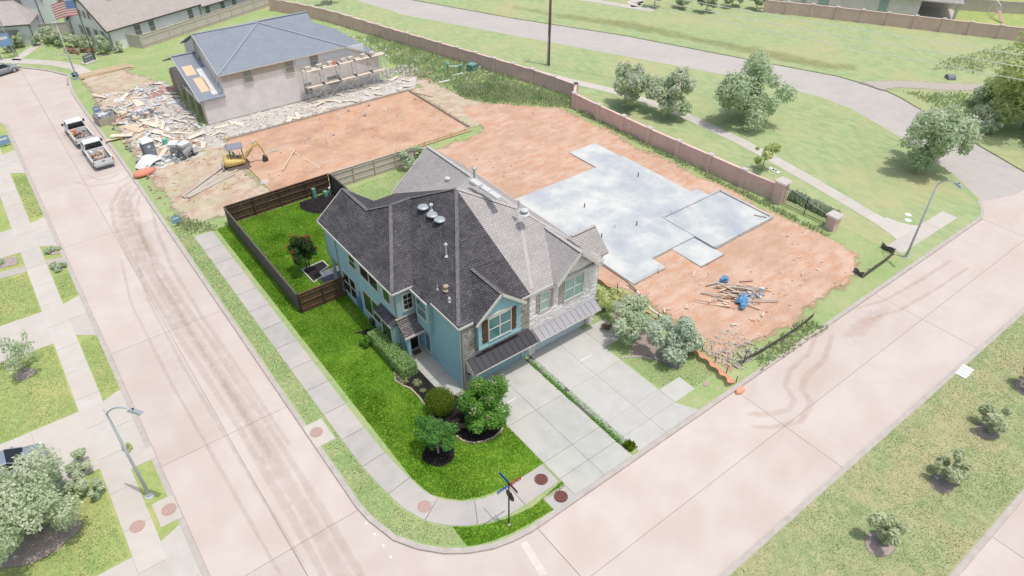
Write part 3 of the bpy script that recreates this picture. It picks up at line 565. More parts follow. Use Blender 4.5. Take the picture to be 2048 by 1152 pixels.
def stones(par, x0, x1, z0, z1, y, m, skip=(), top=None, rnd=R):
    b = MB(); z = z0
    while z < z1-.04:
        h = rnd.choice((.09,.12,.15,.19)); h = min(h, z1-z); x = x0
        while x < x1-.03:
            w_ = min(rnd.uniform(.22,.62), x1-x); cx, cz = x+w_/2, z+h/2
            ok = not any(a-.02 < x+w_ and x < c+.02 and e-.02 < z+h and z < f+.02 for a,c,e,f in skip)
            if top and not top(cx, z+h): ok = False
            if ok: b.box(x+.008, x+w_-.008, y-rnd.uniform(.025,.07), y+.02, z+.008, z+h-.008)
            x += w_
        z += h
    o = obj('stone_veneer', b, m, par); o['kind'] = 'stuff'; return o
def roof(par, planes, m, t=.14, name='roof'):
    b = MB()
    for p in planes: b.slab(p, t)
    return obj(name, b, m, par, uv=True)
def caps(par, edges, m, w_=.25, name='ridge_cap'):
    for e0, e1 in edges:
        a, b_ = Vector(e0), Vector(e1); n = max(1, round((b_-a).length/.3)); mb = MB()
        for i in range(n):
            p, q = a.lerp(b_,i/n), a.lerp(b_,(i+.97)/n); mb.beam((p.x,p.y,p.z+.005),(q.x,q.y,q.z+.018),w_,.035)
        obj(name, mb, m, par)
def gutter(par, p, q, m='trim', s=.11, dz=-.1, name='gutter'):
    return obj(name, MB().beam((p[0],p[1],p[2]+dz),(q[0],q[1],q[2]+dz),s,.15), m, par)
def awning(par, x0, x1, y, zt, zb, yb, m, trim):
    a = obj('awning', MB().slab([(x0,y,zt),(x1,y,zt),(x1,yb,zb),(x0,yb,zb)], .06), m, par)
    n = 12 if x1-x0 > 5.5 else 11
    for i in range(n):   # standing-seam pans
        xa, xb = x0+(x1-x0)*i/n+.012, x0+(x1-x0)*(i+1)/n-.012; dy = yb-y; dz = zb-zt; e = .16
        obj('metal_panel', MB().slab([(xa,y+dy*e,zt+dz*e+.012),(xb,y+dy*e,zt+dz*e+.012),(xb,yb+.01,zb+.012),(xa,yb+.01,zb+.012)], .01), m, a)
    s = MB()
    for i in range(n+1):
        xc = x0+(x1-x0)*i/n; s.beam((xc,y+(yb-y)*.16,zt+(zb-zt)*.16+.03),(xc,yb,zb+.03),.02,.05)
    obj('seam', s, m, a); obj('flashing', MB().slab([(x0,y,zt+.03),(x1,y,zt+.03),(x1,y+(yb-y)*.15,zt+(zb-zt)*.15+.03),(x0,y+(yb-y)*.15,zt+(zb-zt)*.15+.03)],.02), m, a)
    obj('fascia', MB().box(x0,x1,yb-.03,yb,zb-.1,zb-.01), trim, a)
    for x in (x0, x1): obj('bracket', MB().add([(x-.04,y,zt-.08),(x-.04,y,zb-.5),(x-.04,yb+.05,zb-.08),(x+.04,y,zt-.08),(x+.04,y,zb-.5),(x+.04,yb+.05,zb-.08)],[(0,1,2),(5,4,3),(0,3,4,1),(1,4,5,2),(2,5,3,0)]), trim, a)
def garage_door(par, x0, x1, z0, z1, y, m, trim):
    g = obj('garage_door', MB().box(x0,x1,y,y+.05,z0,z1), m, par)
    for k in range(4):
        za, zb = z0+(z1-z0)*k/4+.015, z0+(z1-z0)*(k+1)/4-.015
        obj('panel', MB().box(x0+.02,x1-.02,y-.025,y,za,zb), m, g)
    f = MB(); f.box(x0-.12,x0,y-.1,y+.05,z0,z1+.12); f.box(x1,x1+.12,y-.1,y+.05,z0,z1+.12); f.box(x0,x1,y-.1,y+.05,z1,z1+.12); obj('garage_frame', f, trim, par)
ZE, SX, SF, SR = 5.95, .813, .554, .5
XL, YR, YL, XM, YF, XP = 15.82, 45.35, 33.83, 17.44, 28.18, 23.25
PK = (22.95,36.3,10.45); AL = (19.36,39.59,8.83); V1 = (20.98,39.59,8.83); R2 = (18.28,41.35,7.95)
H1 = thing('townhouse', 'blue-sided townhouse with dark shingle roof and black metal awning over its garage', 'house', (19,36,LZ), world=True)
w1 = MB(); w1.box(16.15,XP,34.05,43.3,.02,5.86); w1.box(16.15,22.6,43.3,45.1,2.8,5.86); w1.box(17.75,XP,28.42,34.05,.02,5.86); w1.box(17.75,XP,28.3,28.42,2.35,5.86); w1.box(17.75,18.48,28.3,28.42,.02,2.35); w1.box(22.82,XP,28.3,28.42,.02,2.35)
w1.prism([(16.3,43.3),(16.5,43.3),(16.5,43.5),(16.3,43.5)],.02,.1); obj('wall', w1, 'siding', H1)
siding(H1,'x',16.15,34.05,43.3,.14,5.84); siding(H1,'x',16.15,43.3,45.1,2.82,5.84); siding(H1,'y',34.05,16.15,17.75,.14,5.84); siding(H1,'x',17.75,28.3,34.05,.14,5.84,h=.17)
obj('patio_post', MB().box(16.2,16.4,44.85,45.05,.02,2.8), 'trim', H1)
tr = MB()
for x,y,z0,z1 in ((16.15,34.05,.12,5.86),(16.15,43.3,.12,5.86),(17.75,28.3,.12,5.86)):
    tr.box(x-.045,x+.06,y-.045,y+.06,z0,z1)
tr.box(16.09,16.2,45.02,45.14,2.8,5.86); tr.box(16.1,16.2,43.3,45.1,2.74,2.86)
obj('corner_trim', tr, 'trim_grey', H1)
window(H1,'x',16.15,39.95,40.95,4.2,5.2,1,2,'glass_dark'); window(H1,'x',16.15,36.5,39.17,4.3,5.3,2,1,'glass_dark'); window(H1,'x',16.15,34.8,35.72,4.25,5.3,1,1,'glass_green')
window(H1,'x',16.15,40.6,42.65,.75,2.65,2,2,'glass_dark'); window(H1,'x',16.15,36.66,39.28,.95,2.8,2,1,'glass_green')
window(H1,'y',34.05,16.7,17.36,4.0,5.3,1,1,'glass_dark',grille=3,fw=.14)
bay = MB(); bay.box(15.75,16.12,34.08,36.05,.12,2.9); obj('bay', bay, 'siding', H1); window(H1,'x',15.75,34.4,35.75,1.0,2.75,1,1,'glass_green',fw=.11)
roof(H1, [[(16.12,36.45,3.4),(16.12,33.95,3.4),(15.5,33.95,2.92),(15.5,36.45,2.92)]], 'shingle', .08, 'bay_roof'); gutter(H1,(15.5,36.45,2.95),(15.5,33.95,2.95),'trim_grey',.06,-.06)
bx = MB(); bx.box(17.38,17.72,31.8,33.5,2.85,5.84); obj('box_bay', bx, 'siding', H1); window(H1,'x',17.38,32.02,33.22,3.95,5.5,1,2,'glass_teal',fw=.1)
roof(H1, [[(17.5,33.72,6.02),(17.5,31.6,6.02),(17.18,31.6,5.78),(17.18,33.72,5.78)]], 'shingle', .07, 'box_bay_roof'); gutter(H1,(17.18,33.72,5.8),(17.18,31.6,5.8),'trim',.07,-.06)
# porch
pr_ = [(15.95,34.02,3.42),(17.72,34.02,3.42),(17.72,32.85,2.52),(15.95,32.85,2.52)]
roof(H1,[pr_],'shingle_porch',.1,'porch_roof'); gutter(H1,(15.93,32.84,2.52),(17.72,32.84,2.52),'trim',.07,-.06); obj('porch_ridge', MB().beam((15.95,34.0,3.45),(17.7,34.0,3.45),.2,.05),'edging',H1)
col = MB(); col.box(16.12,16.36,32.92,33.16,.14,2.42); obj('porch_column', col, 'siding', H1)
obj('column_base', MB().box(16.06,16.42,32.86,33.22,.14,.34),'trim',H1); obj('column_cap', MB().box(16.08,16.4,32.88,33.2,2.32,2.44),'trim',H1)
dr = obj('door', MB().box(16.62,17.5,33.99,34.05,.16,2.25), 'door', H1); obj('handle', MB().box(16.7,16.75,33.93,33.99,1.0,1.2),'galv',dr); obj('pane', MB().box(16.85,17.28,33.975,33.99,1.0,2.05),'glass_dark',dr)
f = MB(); f.box(16.52,16.62,33.97,34.05,.14,2.35); f.box(17.5,17.6,33.97,34.05,.14,2.35); f.box(16.62,17.5,33.97,34.05,2.25,2.35); obj('door_frame', f, 'trim', H1)
window(H1,'x',17.75,32.5,33.1,.5,2.1,1,1,'box_blue',fw=.07)
# front: stone, shake gable bay, garage, awning
GB = (18.8,22.25)
stones(H1,17.78,XP-.02,.14,5.84,28.3,'stone',[(GB[0],GB[1],3.4,6),(18.4,22.9,.1,2.4)]); obj('mortar', MB().box(17.76,XP,28.285,28.3,2.5,5.84),'mortar',H1)
gb = MB(); gb.add([(GB[0],28.0,3.55),(GB[1],28.0,3.55),(GB[1],28.0,5.9),(20.52,28.0,7.35),(GB[0],28.0,5.9)]+[(GB[0],28.9,3.55),(GB[1],28.9,3.55),(GB[1],28.9,5.9),(20.52,29.8,7.35),(GB[0],28.9,5.9)],[(0,1,2,3,4),(0,4,9,5),(1,6,7,2),(0,5,6,1),(2,7,8,3),(3,8,9,4)])
obj('gable_bay', gb, 'siding', H1)
sh = MB(); z = 3.62; k = 0
while z < 7.2:
    x = GB[0]+.02-(.1 if k%2 else 0); hw = 1e9 if z < 5.7 else (7.25-z)/.86; 
    while x < GB[1]-.02:
        wd = R.uniform(.14,.24); a_, b_ = max(x,GB[0]+.02,20.52-hw), min(x+wd,GB[1]-.02,20.52+hw)
        if b_-a_ > .05 and not (19.05 < (a_+b_)/2 < 21.9 and 3.85 < z < 5.75): sh.add([(a_+.006,27.965,z),(b_-.006,27.965,z),(b_-.006,27.99,z+.2),(a_+.006,27.99,z+.2),(a_+.006,28.0,z),(b_-.006,28.0,z)],[(0,1,2,3),(0,4,5,1)])
        x += wd
    z += .2; k += 1
o = obj('shake', sh, 'siding_shake', H1); o['kind'] = 'stuff'
tb = MB(); tb.box(GB[0]-.02,GB[0]+.12,27.95,28.0,3.5,5.8); tb.box(GB[1]-.12,GB[1]+.02,27.95,28.0,3.5,5.8); tb.box(GB[0]-.04,GB[1]+.04,27.93,28.02,3.42,3.6); obj('bay_trim', tb, 'siding_shake', H1)
window(H1,'y',28.0,19.62,21.38,3.92,5.72,2,2,'glass_teal',fw=.07); obj('window_header', MB().box(19.5,21.5,27.9,28.0,5.82,6.02),'trim',H1)
def shutter(par, x0, x1, z0, z1, y, m):
    s = obj('shutter', MB().box(x0,x1,y-.025,y,z0,z1), m, par); n = 3
    for i in range(n): obj('board', MB().box(x0+(x1-x0)*i/n+.008,x0+(x1-x0)*(i+1)/n-.008,y-.045,y-.025,z0,z1), m, s)
    for zz in (z0+.22,(z0+z1)/2,z1-.22): obj('batten', MB().box(x0,x1,y-.07,y-.045,zz-.05,zz+.05), m, s)
shutter(H1,19.1,19.53,3.85,5.78,28.0,'shutter'); shutter(H1,21.47,21.9,3.85,5.78,28.0,'shutter')
garage_door(H1,18.6,22.7,.13,2.2,28.42,'garage_blue','trim')
awning(H1,17.95,23.2,28.26,2.88,2.28,27.22,'metal_roof','trim')
lan = obj('wall_lantern', MB().lathe([(.03,.0),(.11,.05),(.13,.3),(.16,.34),(.02,.46)],(18.05,28.08,1.55),8),'steel_dark',H1)
ap = [(20.52,27.72,7.58),(20.52,31.1,7.58)]
roof(H1, [[(XL,YR,ZE),(XL,YL,ZE),AL,R2,(18.28,YR,7.95)], [(18.28,YR,7.95),R2,(20.74,YR,ZE)], [(XL,YL,ZE),(XM,YL,ZE),V1,AL], [(XM,YL,ZE),(XM,YF,ZE),PK,V1],
          [(XM,YF,ZE),(XP,YF,ZE),PK], [R2,AL,V1,PK,(22.69,YR,ZE),(20.74,YR,ZE)],
          [ap[0],ap[1],(18.6,28.18,6.0),(18.5,27.72,5.9)], [ap[1],ap[0],(22.54,27.72,5.9),(22.44,28.18,6.0)]], 'shingle')
caps(H1, [((XL+.1,YL+.1,ZE+.05),AL),((XM+.1,YF+.15,ZE+.08),PK),(V1,PK),(R2,(18.28,YR,7.95)),(AL,V1),(R2,AL),(ap[1],ap[0])], 'ridge')
for p,q in (((XL,YR,ZE),(XL,YL,ZE)),((XL,YL,ZE),(XM,YL,ZE)),((XM,31.5,ZE),(XM,YF,ZE)),((XM,YF,ZE),(18.55,YF,ZE)),((22.5,YF,ZE),(XP,YF,ZE))): gutter(H1,p,q)
for q in ((18.5,27.7,5.9),(22.54,27.7,5.9)): obj('rake_board', MB().beam((20.52,27.7,7.52),(q[0],q[1],q[2]-.06),.05,.2),'trim',H1)
for q in ((XL,YR+.02,ZE),(20.74,YR+.02,ZE)): obj('rake_board', MB().beam((18.28,YR+.02,7.88),(q[0],q[1],q[2]-.08),.05,.2),'trim',H1)
dsp = MB(); dsp.tube([(17.62,28.4,5.8),(17.66,28.42,5.4),(17.66,28.42,.2)],.05,6); obj('downspout', dsp, 'trim', H1); obj('downspout', MB().tube([(16.05,34.2,5.8),(16.08,34.16,5.4),(16.08,34.16,.2)],.05,6),'trim_grey',H1); obj('downspout', MB().tube([(16.05,43.2,5.8),(16.08,43.18,5.4),(16.08,43.18,1.2)],.05,6),'trim_grey',H1)
# roof vents
def on_x(x0, x, y): return ZE+SX*(x-x0)
for px,py in ((847,416),(865,431),(880,441)):
    z = 9.4
    for _ in range(12): x,y = G(px,py,z); z = ZE+SX*(x-XM)+.1
    v = obj('roof_vent', MB().lathe([(.16,-.16),(.18,.05),(.42,.06),(.42,.11),(.3,.17),(.1,.2)],(x,y,z),18),'vent_metal',H1,smooth=False)
def pipe(par, px, py, plane, h, r_, m, cap=True, name='vent_pipe'):
    z = 8.
    for _ in range(14): x,y = G(px,py,z); z = plane(x,y)
    b = MB(); b.tube([(x,y,z-.05),(x,y,z+h)],r_,8)
    if cap: b.lathe([(r_*2.4,h-.02),(r_*2.4,h+.06),(r_*.8,h+.16)],(x,y,z),10)
    b.lathe([(r_*3.2,0),(r_*1.6,.1)],(x,y,z),8,1,1); obj(name,b,m,par); return x,y,z
mainx = lambda x,y: ZE+SX*(x-XM)
pipe(H1,863,421,mainx,.45,.06,'flower_pink' if 0 else 'vent_pale'); pipe(H1,893,513,mainx,.95,.05,'vent_pale'); pipe(H1,875,579,mainx,.35,.03,'vent_pale',False); pipe(H1,892,580,mainx,.3,.08,'edging'); pipe(H1,899,603,mainx,.22,.04,'vent_pale')
obj('flue', MB().beam((16.9,33.5,6.9),(17.35,32.0,6.5),.04,.04),'steel_dark',H1)
ut = MB(); ut.rbox(16.02,40.15,.55,.2,.55,.95); obj('electric_meter', ut, 'box_blue', H1); obj('conduit', MB().tube([(16.08,40.0,.12),(16.08,40.0,2.2)],.04,6),'box_blue',H1); obj('gas_meter', MB().rbox(15.98,38.2,.2,.25,.4,.5),'steel_dark',H1); obj('gas_meter', MB().rbox(15.98,36.6,.12,.22,.35,.6),'steel_dark',H1)

H2 = thing('townhouse', 'pale stone townhouse joined to the blue one, with grey roof whitened by a painted veil', 'house', (26.5,36,LZ), world=True)  # its roof and walls have a white haze mixed into their colours
w2 = MB(); w2.box(XP+.02,29.65,28.42,45.4,.02,5.86); w2.box(XP+.02,29.65,28.3,28.42,2.35,5.86); w2.box(XP+.02,23.85,28.3,28.42,.02,2.35); w2.box(28.95,29.65,28.3,28.42,.02,2.35)
w2.add([(25.38,28.3,5.86),(29.3,28.3,5.86),(27.34,28.3,7.75),(25.38,28.6,5.86),(29.3,28.6,5.86),(27.34,28.6,7.75)],[(0,1,2),(5,4,3),(0,2,5,3),(1,4,5,2)])
w2.add([(22.9,45.4,5.86),(29.8,45.4,5.86),(26.35,45.4,8.6),(22.9,45.2,5.86),(29.8,45.2,5.86),(26.35,45.2,8.6)],[(2,1,0),(3,4,5),(0,3,5,2),(1,2,5,4)])
obj('wall', w2, 'mortar_veiled', H2)
WN = [(23.86,25.42,3.8,5.5),(25.9,28.3,3.55,5.6)]
stones(H2,XP+.04,29.63,2.4,7.6,28.3,'stone_veiled',WN,lambda x,z: z < 5.86 or abs(x-27.34) < (7.72-z)*1.03); stones(H2,XP+.04,23.84,.14,2.4,28.3,'stone_veiled'); stones(H2,28.96,29.63,.14,2.4,28.3,'stone_veiled')
window(H2,'y',28.3,24.22,24.94,3.95,5.38,1,2,'glass_pale',fw=.05); window(H2,'y',28.3,26.46,28.2,3.75,5.48,2,2,'glass_pale',fw=.06)
for x0,x1,z0,z1 in ((23.88,24.16,3.85,5.42),(25.0,25.4,3.85,5.42),(25.93,26.38,3.65,5.52)): shutter(H2,x0,x1,z0,z1,28.3,'shutter_veiled')
obj('sill', MB().box(24.1,25.05,28.2,28.3,3.74,3.88),'trim',H2); obj('sill', MB().box(26.35,28.35,28.2,28.3,3.52,3.66),'trim',H2)
garage_door(H2,23.97,28.83,.13,2.12,28.42,'garage_veiled','trim')
awning(H2,23.5,29.35,28.24,2.7,2.18,27.28,'metal_roof_veiled','trim')
BB = (26.35,33.5,8.9); AA = (26.35,39.4,8.93); RG = (26.35,45.7,8.93); EX = 30.0
ar = [(27.34,27.75,7.9),(27.34,31.65,7.9)]
roof(H2, [[(XP,YF,ZE),(EX,YF,ZE),BB,PK], [PK,BB,AA], [BB,(EX,YF,ZE),(EX,45.7,ZE),RG], [AA,RG,(22.69,45.7,ZE),(22.69,YR,ZE)], [PK,AA,(22.69,YR,ZE)],
          [ar[0],ar[1],(25.32,28.18,6.0),(25.28,27.75,5.92)], [ar[1],ar[0],(29.4,27.75,5.92),(29.36,28.18,6.0)],
          [(28.2,30.2,7.4),(30.9,30.2,7.4),(30.9,28.6,5.95),(29.6,28.6,5.95)], [(30.9,30.2,7.4),(28.2,30.2,7.4),(29.9,31.9,5.95),(30.9,31.9,5.95)]], 'shingle_veiled')
sb = MB(); sb.add([(29.6,28.9,5.0),(30.7,28.9,5.0),(30.7,28.9,5.9),(29.6,28.9,5.9),(29.6,31.6,5.0),(30.7,31.6,5.0),(30.7,31.6,5.9),(29.6,31.6,5.9)],[(0,1,2,3),(1,5,6,2),(5,4,7,6),(0,4,5,1)]); obj('side_bay', sb, 'mortar_veiled', H2)
caps(H2, [(BB,AA),(AA,RG),((29.8,28.5,6.05),BB),(PK,BB),((23.55,28.4,6.1),(26.2,33.2,8.76)),(ar[1],ar[0]),((28.6,30.2,7.42),(30.9,30.2,7.42))], 'ridge_veiled')
for p,q in (((XP,YF,ZE),(25.3,YF,ZE)),((29.36,YF,ZE),(EX,YF,ZE)),((EX,YF,ZE),(EX,45.7,ZE)),((22.69,45.7,ZE),(22.69,YR,ZE))): gutter(H2,p,q)
for q in ((25.28,27.73,5.92),(29.4,27.73,5.92)): obj('rake_board', MB().beam((27.34,27.73,7.84),(q[0],q[1],q[2]-.06),.05,.22),'trim',H2)
for q in ((22.69,45.72,ZE),(EX,45.72,ZE)): obj('rake_board', MB().beam((26.35,45.72,8.86),(q[0],q[1],q[2]-.08),.05,.2),'trim',H2)
plX = lambda x,y: 8.93-SX*(x-26.35)
for px,py in ((952,368),(971,380),(990,393)):
    z = 8.5
    for _ in range(12): x,y = G(px,py,z); z = plX(x,y)
    obj('ridge_vent', MB().rbox(x,y,z,.5,1.1,.14,0,.2,.05),'vent_pale',H2)
pipe(H2,949,362,plX,1.0,.08,'vent_metal'); pipe(H2,1037,420,plX,.7,.05,'vent_pale'); pipe(H2,1049,428,plX,.25,.12,'vent_pale'); pipe(H2,895,364,lambda x,y: ZE+SR*(YR-y),.3,.1,'vent_pale')
obj('downspout', MB().tube([(29.72,28.35,5.8),(29.72,28.35,.2)],.05,6),'trim',H2)
# front walk and porch floor, rear patio
st = struct('front_walk', MB().box(16.2,17.72,28.3,34.03,0,LZ+.014), 'joint_dark', label='concrete front walk from the porch to the driveway')
slabs(st,'drive_lot',grid((16.22,17.72),(28.32,30.5,32.7,34.03)),0,LZ+.03,.012); slabs(st,'drive_lot',[(17.0,18.08,27.2,28.28)],0,LZ+.03,.012)
tag(obj('door_mat', MB().box(16.75,17.4,33.3,33.75,LZ+.03,LZ+.05),'mat_brown'),'brown mat in front of the porch door','mat')
# ---------------------------------------------------------------- plants
def leafcloud(clumps, n, size, rng, shell=.55, flat=1., aspect=.55):
    C = np.array([c for c,_ in clumps]); Rr = np.array([r for _,r in clumps]); wgt = Rr**2/np.sum(Rr**2)
    k = rng.choice(len(C), n, p=wgt); d = rng.normal(size=(n,3)); d /= np.linalg.norm(d,axis=1)[:,None]
    rad = Rr[k]*(shell+(1-shell)*rng.random(n))*(.85+.3*rng.random(n)); P = C[k]+d*rad[:,None]*np.array([1,1,flat])
    nrm = d+rng.normal(size=(n,3))*.55+np.array([0,0,.45]); nrm /= np.linalg.norm(nrm,axis=1)[:,None]
    u = np.cross(nrm, rng.normal(size=(n,3))); u /= np.linalg.norm(u,axis=1)[:,None]; v = np.cross(nrm,u)
    s = size*rng.uniform(.6,1.3,n)[:,None]
    V = np.stack([P-u*s, P+v*s*aspect, P+u*s, P-v*s*aspect],1).reshape(-1,3)
    cl = rng.random(len(C))*.5; a = np.clip(cl[k]+rng.random(n)*.55,0,1)
    return V, np.arange(4*n).reshape(-1,4), np.repeat(a,4)
def plant(name, label, cat, x, y, cr, cz, n, size, leaf, bark='bark', trunk=.08, ch=None, K=14, group=None, flowers=None, nf=0, fs=None, sd=None, ball=False, lean=(0,0), crad=.36, ftop=.2, stems=1, z0=LZ):
    """tree or shrub: tapered stems with limbs, and a crown of leaf clumps spread through an uneven volume"""
    sd = sd if sd is not None else int(abs(x*131+y*17))%9973; rng = np.random.default_rng(sd); ch = ch or cr
    t = thing(name, label, cat, (x,y,z0), R.uniform(0,6.28) if False else 0, group); cz = cz-z0
    cl = []
    for i in range(K):
        d = rng.normal(size=3); d /= np.linalg.norm(d); q = rng.random()**.45*.92
        cl.append((np.array([d[0]*cr*q+lean[0], d[1]*cr*q+lean[1], max(.15, cz+d[2]*ch*q)]), cr*crad*rng.uniform(.45,1.05)))
    if ball: cl = [(np.array([0,0,cz]),cr*.97)]+[(np.array([cr*.2*math.cos(i*2.4),cr*.2*math.sin(i*2.4),cz+.1*math.sin(i)]),cr*.8) for i in range(8)]
    b = MB(); base = max(.15, cz-ch*.75)
    for s in range(stems):
        ox, oy = (0,0) if stems == 1 else (.12*math.cos(s*2.4), .12*math.sin(s*2.4))
        top = (lean[0]*.6+ox*3, lean[1]*.6+oy*3, cz-ch*.1); b.tube([(ox,oy,-.05),(ox*1.5+lean[0]*.2,oy*1.5+lean[1]*.2,base),top],[trunk*1.25,trunk*.9,trunk*.45],7)
    for c,_ in cl[:min(K,9)]:
        st = np.array([lean[0]*.3,lean[1]*.3,base+(c[2]-base)*.15]); md = (st+c)/2+np.array([0,0,-.06*cr]); b.tube([st,md,c],[trunk*.5,trunk*.3,trunk*.12],5)
    obj('trunk' if trunk > .05 else 'stems', b, bark, t)
    V,F,a = leafcloud(cl, n, size, rng, .9 if ball else .55); V[:,2] = np.maximum(V[:,2], .04); npmesh('crown', V, F, leaf, t, a)
    if flowers:
        fc = []
        for c,r in cl:
            if c[2] > cz-ch*ftop:
                d = c-np.array([lean[0],lean[1],cz]); d = d/(np.linalg.norm(d)+1e-6); d = d+np.array([0,0,.5]); d /= np.linalg.norm(d); fc.append((c+d*r*1.0, (fs or .16)))
        if fc: V,F,a = leafcloud(fc, nf, size*.75, rng, .2); npmesh('blossoms', V, F, flowers, t, a)
    return t
# lot planting
plant('ornamental_tree','small young tree with pale trunk in its own black mulch ring','tree',13.35,24.85,1.3,2.35,6200,.07,'leaf_blue','bark_pale',.06,.95,22,sd=5,crad=.4)
plant('crape_myrtle','leafy crape myrtle with pale pink blossoms beside the grey driveway','tree',16.95,24.9,1.85,2.15,12500,.085,'leaf_lot','bark',.06,1.35,30,flowers='flower_pink',nf=260,fs=.3,stems=3,sd=8,lean=(.1,.15))
BX = G(880,803,.95); plant('boxwood','clipped round boxwood between the front walk and the lawn','shrub',BX[0],BX[1],1.0,.98,12000,.045,'leaf_box','bark',.05,.85,9,sd=4,ball=True)
HX0,HX1,HY0,HY1 = 14.85,15.95,31.6,36.5
ht = thing('hedge','long clipped light green hedge along the blue wall','hedge',((HX0+HX1)/2,(HY0+HY1)/2,LZ)); b = MB()
for i in range(7): b.tube([(0,-2.1+i*.7,0),(R.uniform(-.1,.1),-2.1+i*.7,.7)],[.04,.02],6)
obj('stems', b, 'bark', ht)
rng = np.random.default_rng(3); n = 11000; side = rng.random(n); X = rng.uniform(-.55,.55,n); Y = rng.uniform(-2.45,2.45,n); Z = np.full(n,1.08)
m1 = side < .22; m2 = (side >= .22)&(side < .34); m3 = (side >= .34)&(side < .42); m4 = (side >= .42)&(side < .5)
Z[m1|m2|m3|m4] = rng.uniform(.08,1.08,(m1|m2|m3|m4).sum()); X[m1] = -.55; X[m2] = .55; Y[m3] = -2.45; Y[m4] = 2.45
rr = np.hypot(np.maximum(np.abs(X)-.3,0),np.maximum(np.abs(Y)-2.2,0)); Z = np.where(Z > .9, 1.08-rr*.5, Z); P = np.stack([X,Y,Z],1)+rng.normal(size=(n,3))*.045+np.stack([0*X,0*X,.1*vnoise(X*1+9,Y+9,.5,4)],1)
u = rng.normal(size=(n,3)); u /= np.linalg.norm(u,axis=1)[:,None]; v = np.cross(u,rng.normal(size=(n,3))); v /= np.linalg.norm(v,axis=1)[:,None]; s = .06*rng.uniform(.6,1.3,n)[:,None]
npmesh('foliage', np.stack([P-u*s,P+v*s*.55,P+u*s,P-v*s*.55],1).reshape(-1,3), np.arange(4*n).reshape(-1,4), 'leaf_hedge', ht, np.repeat(rng.random(n),4))
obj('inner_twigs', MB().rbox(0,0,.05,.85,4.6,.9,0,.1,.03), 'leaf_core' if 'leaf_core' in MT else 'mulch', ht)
q = G(732,684,.45); plant('shrub','dark round shrub at the far end of the clipped hedge','shrub',q[0],q[1],.5,.5,1800,.055,'leaf_lot','bark',.04,.45,10)
for i,(px,py,l) in enumerate(((800,753,'striped grass tuft nearest the hedge and the lawn edging'),(808,763,'striped grass tuft in front of the hedge, against the edging'),(819,750,'striped grass tuft between hedge and front walk'),(834,768,'large striped grass tuft in the middle of the black bed'),(846,784,'small striped grass tuft nearest the round boxwood'))):
    x,y = G(px,py); t = thing('striped_grass', l, 'plant', (x,y,LZ+.02), 0, 'striped grasses in the black bed'); n = 70; rng = np.random.default_rng(i); a = rng.uniform(0,6.28,n); L_ = rng.uniform(.22,.42,n)*(1 if i < 4 else .6); e = np.stack([np.cos(a),np.sin(a),0*a],1); p = np.stack([-np.sin(a),np.cos(a),0*a],1)*.016
    o0 = e*.03; md = e*L_[:,None]*.6+np.array([0,0,.26]); tip = e*L_[:,None]*1.15+np.array([0,0,.12]); V = np.stack([o0-p,o0+p,md+p,md-p, md-p,md+p,tip+p*.2,tip-p*.2],1).reshape(-1,3); npmesh('leaves',V,np.arange(8*n).reshape(-1,4),'leaf_stripe',t,np.repeat(rng.random(n),8))
q = G(916,852,.4); plant('shrub','low plum coloured shrub under the pink crape myrtle','shrub',q[0],q[1],.55,.4,1300,.05,'leaf_plum','bark',.03,.4,9)
for (px,py,l) in ((935,852,'small dark shrub under the crape myrtle near the lawn'),(948,845,'small dark shrub tucked under the crape myrtle trunk')):
    q = G(px,py,.3); plant('shrub',l,'shrub',q[0],q[1],.4,.32,800,.05,'leaf_lot','bark',.03,.3,7)
def gcover(name, x0,x1,y0,y1,n,m,label,h=.22,sd=1):
    rng = np.random.default_rng(sd); X = rng.uniform(x0,x1,n); Y = rng.uniform(y0,y1,n); keep = vnoise(X,Y,.8,sd) > .22; X,Y = X[keep],Y[keep]; n = len(X); a = rng.uniform(0,6.28,n); e = np.stack([np.cos(a),np.sin(a),0*a],1); p = np.stack([-np.sin(a),np.cos(a),0*a],1)*.03; c = np.stack([X,Y,np.full(n,LZ)],1); hh = h*rng.uniform(.5,1.2,n)[:,None]*np.array([[0,0,1.]])
    V = np.stack([c-p,c+p,c+p+e*.1+hh,c-p+e*.14+hh*.9],1).reshape(-1,3); tag(npmesh(name,V,np.arange(4*n).reshape(-1,4),m,None,np.repeat(rng.random(n),4)),label,'ground cover',kind='stuff')
struct('planting_strip', MB().box(22.87,23.41,17.9,28.1,0,LZ+.012),'mulch_strip',label='narrow planting strip between the two driveways')
gcover('border_grass',22.9,23.1,18.4,27.6,1300,'leaf_lot','dark green border grass along the grey driveway',.06,sd=3); gcover('border_grass',23.1,23.42,18.2,27.9,1300,'leaf_grey','pale border grass along the pale driveway',.06,4)
gcover('border_grass',22.95,23.5,17.6,18.25,260,'leaf_box','tuft of grass at the kerb end between the driveways',.25,6)
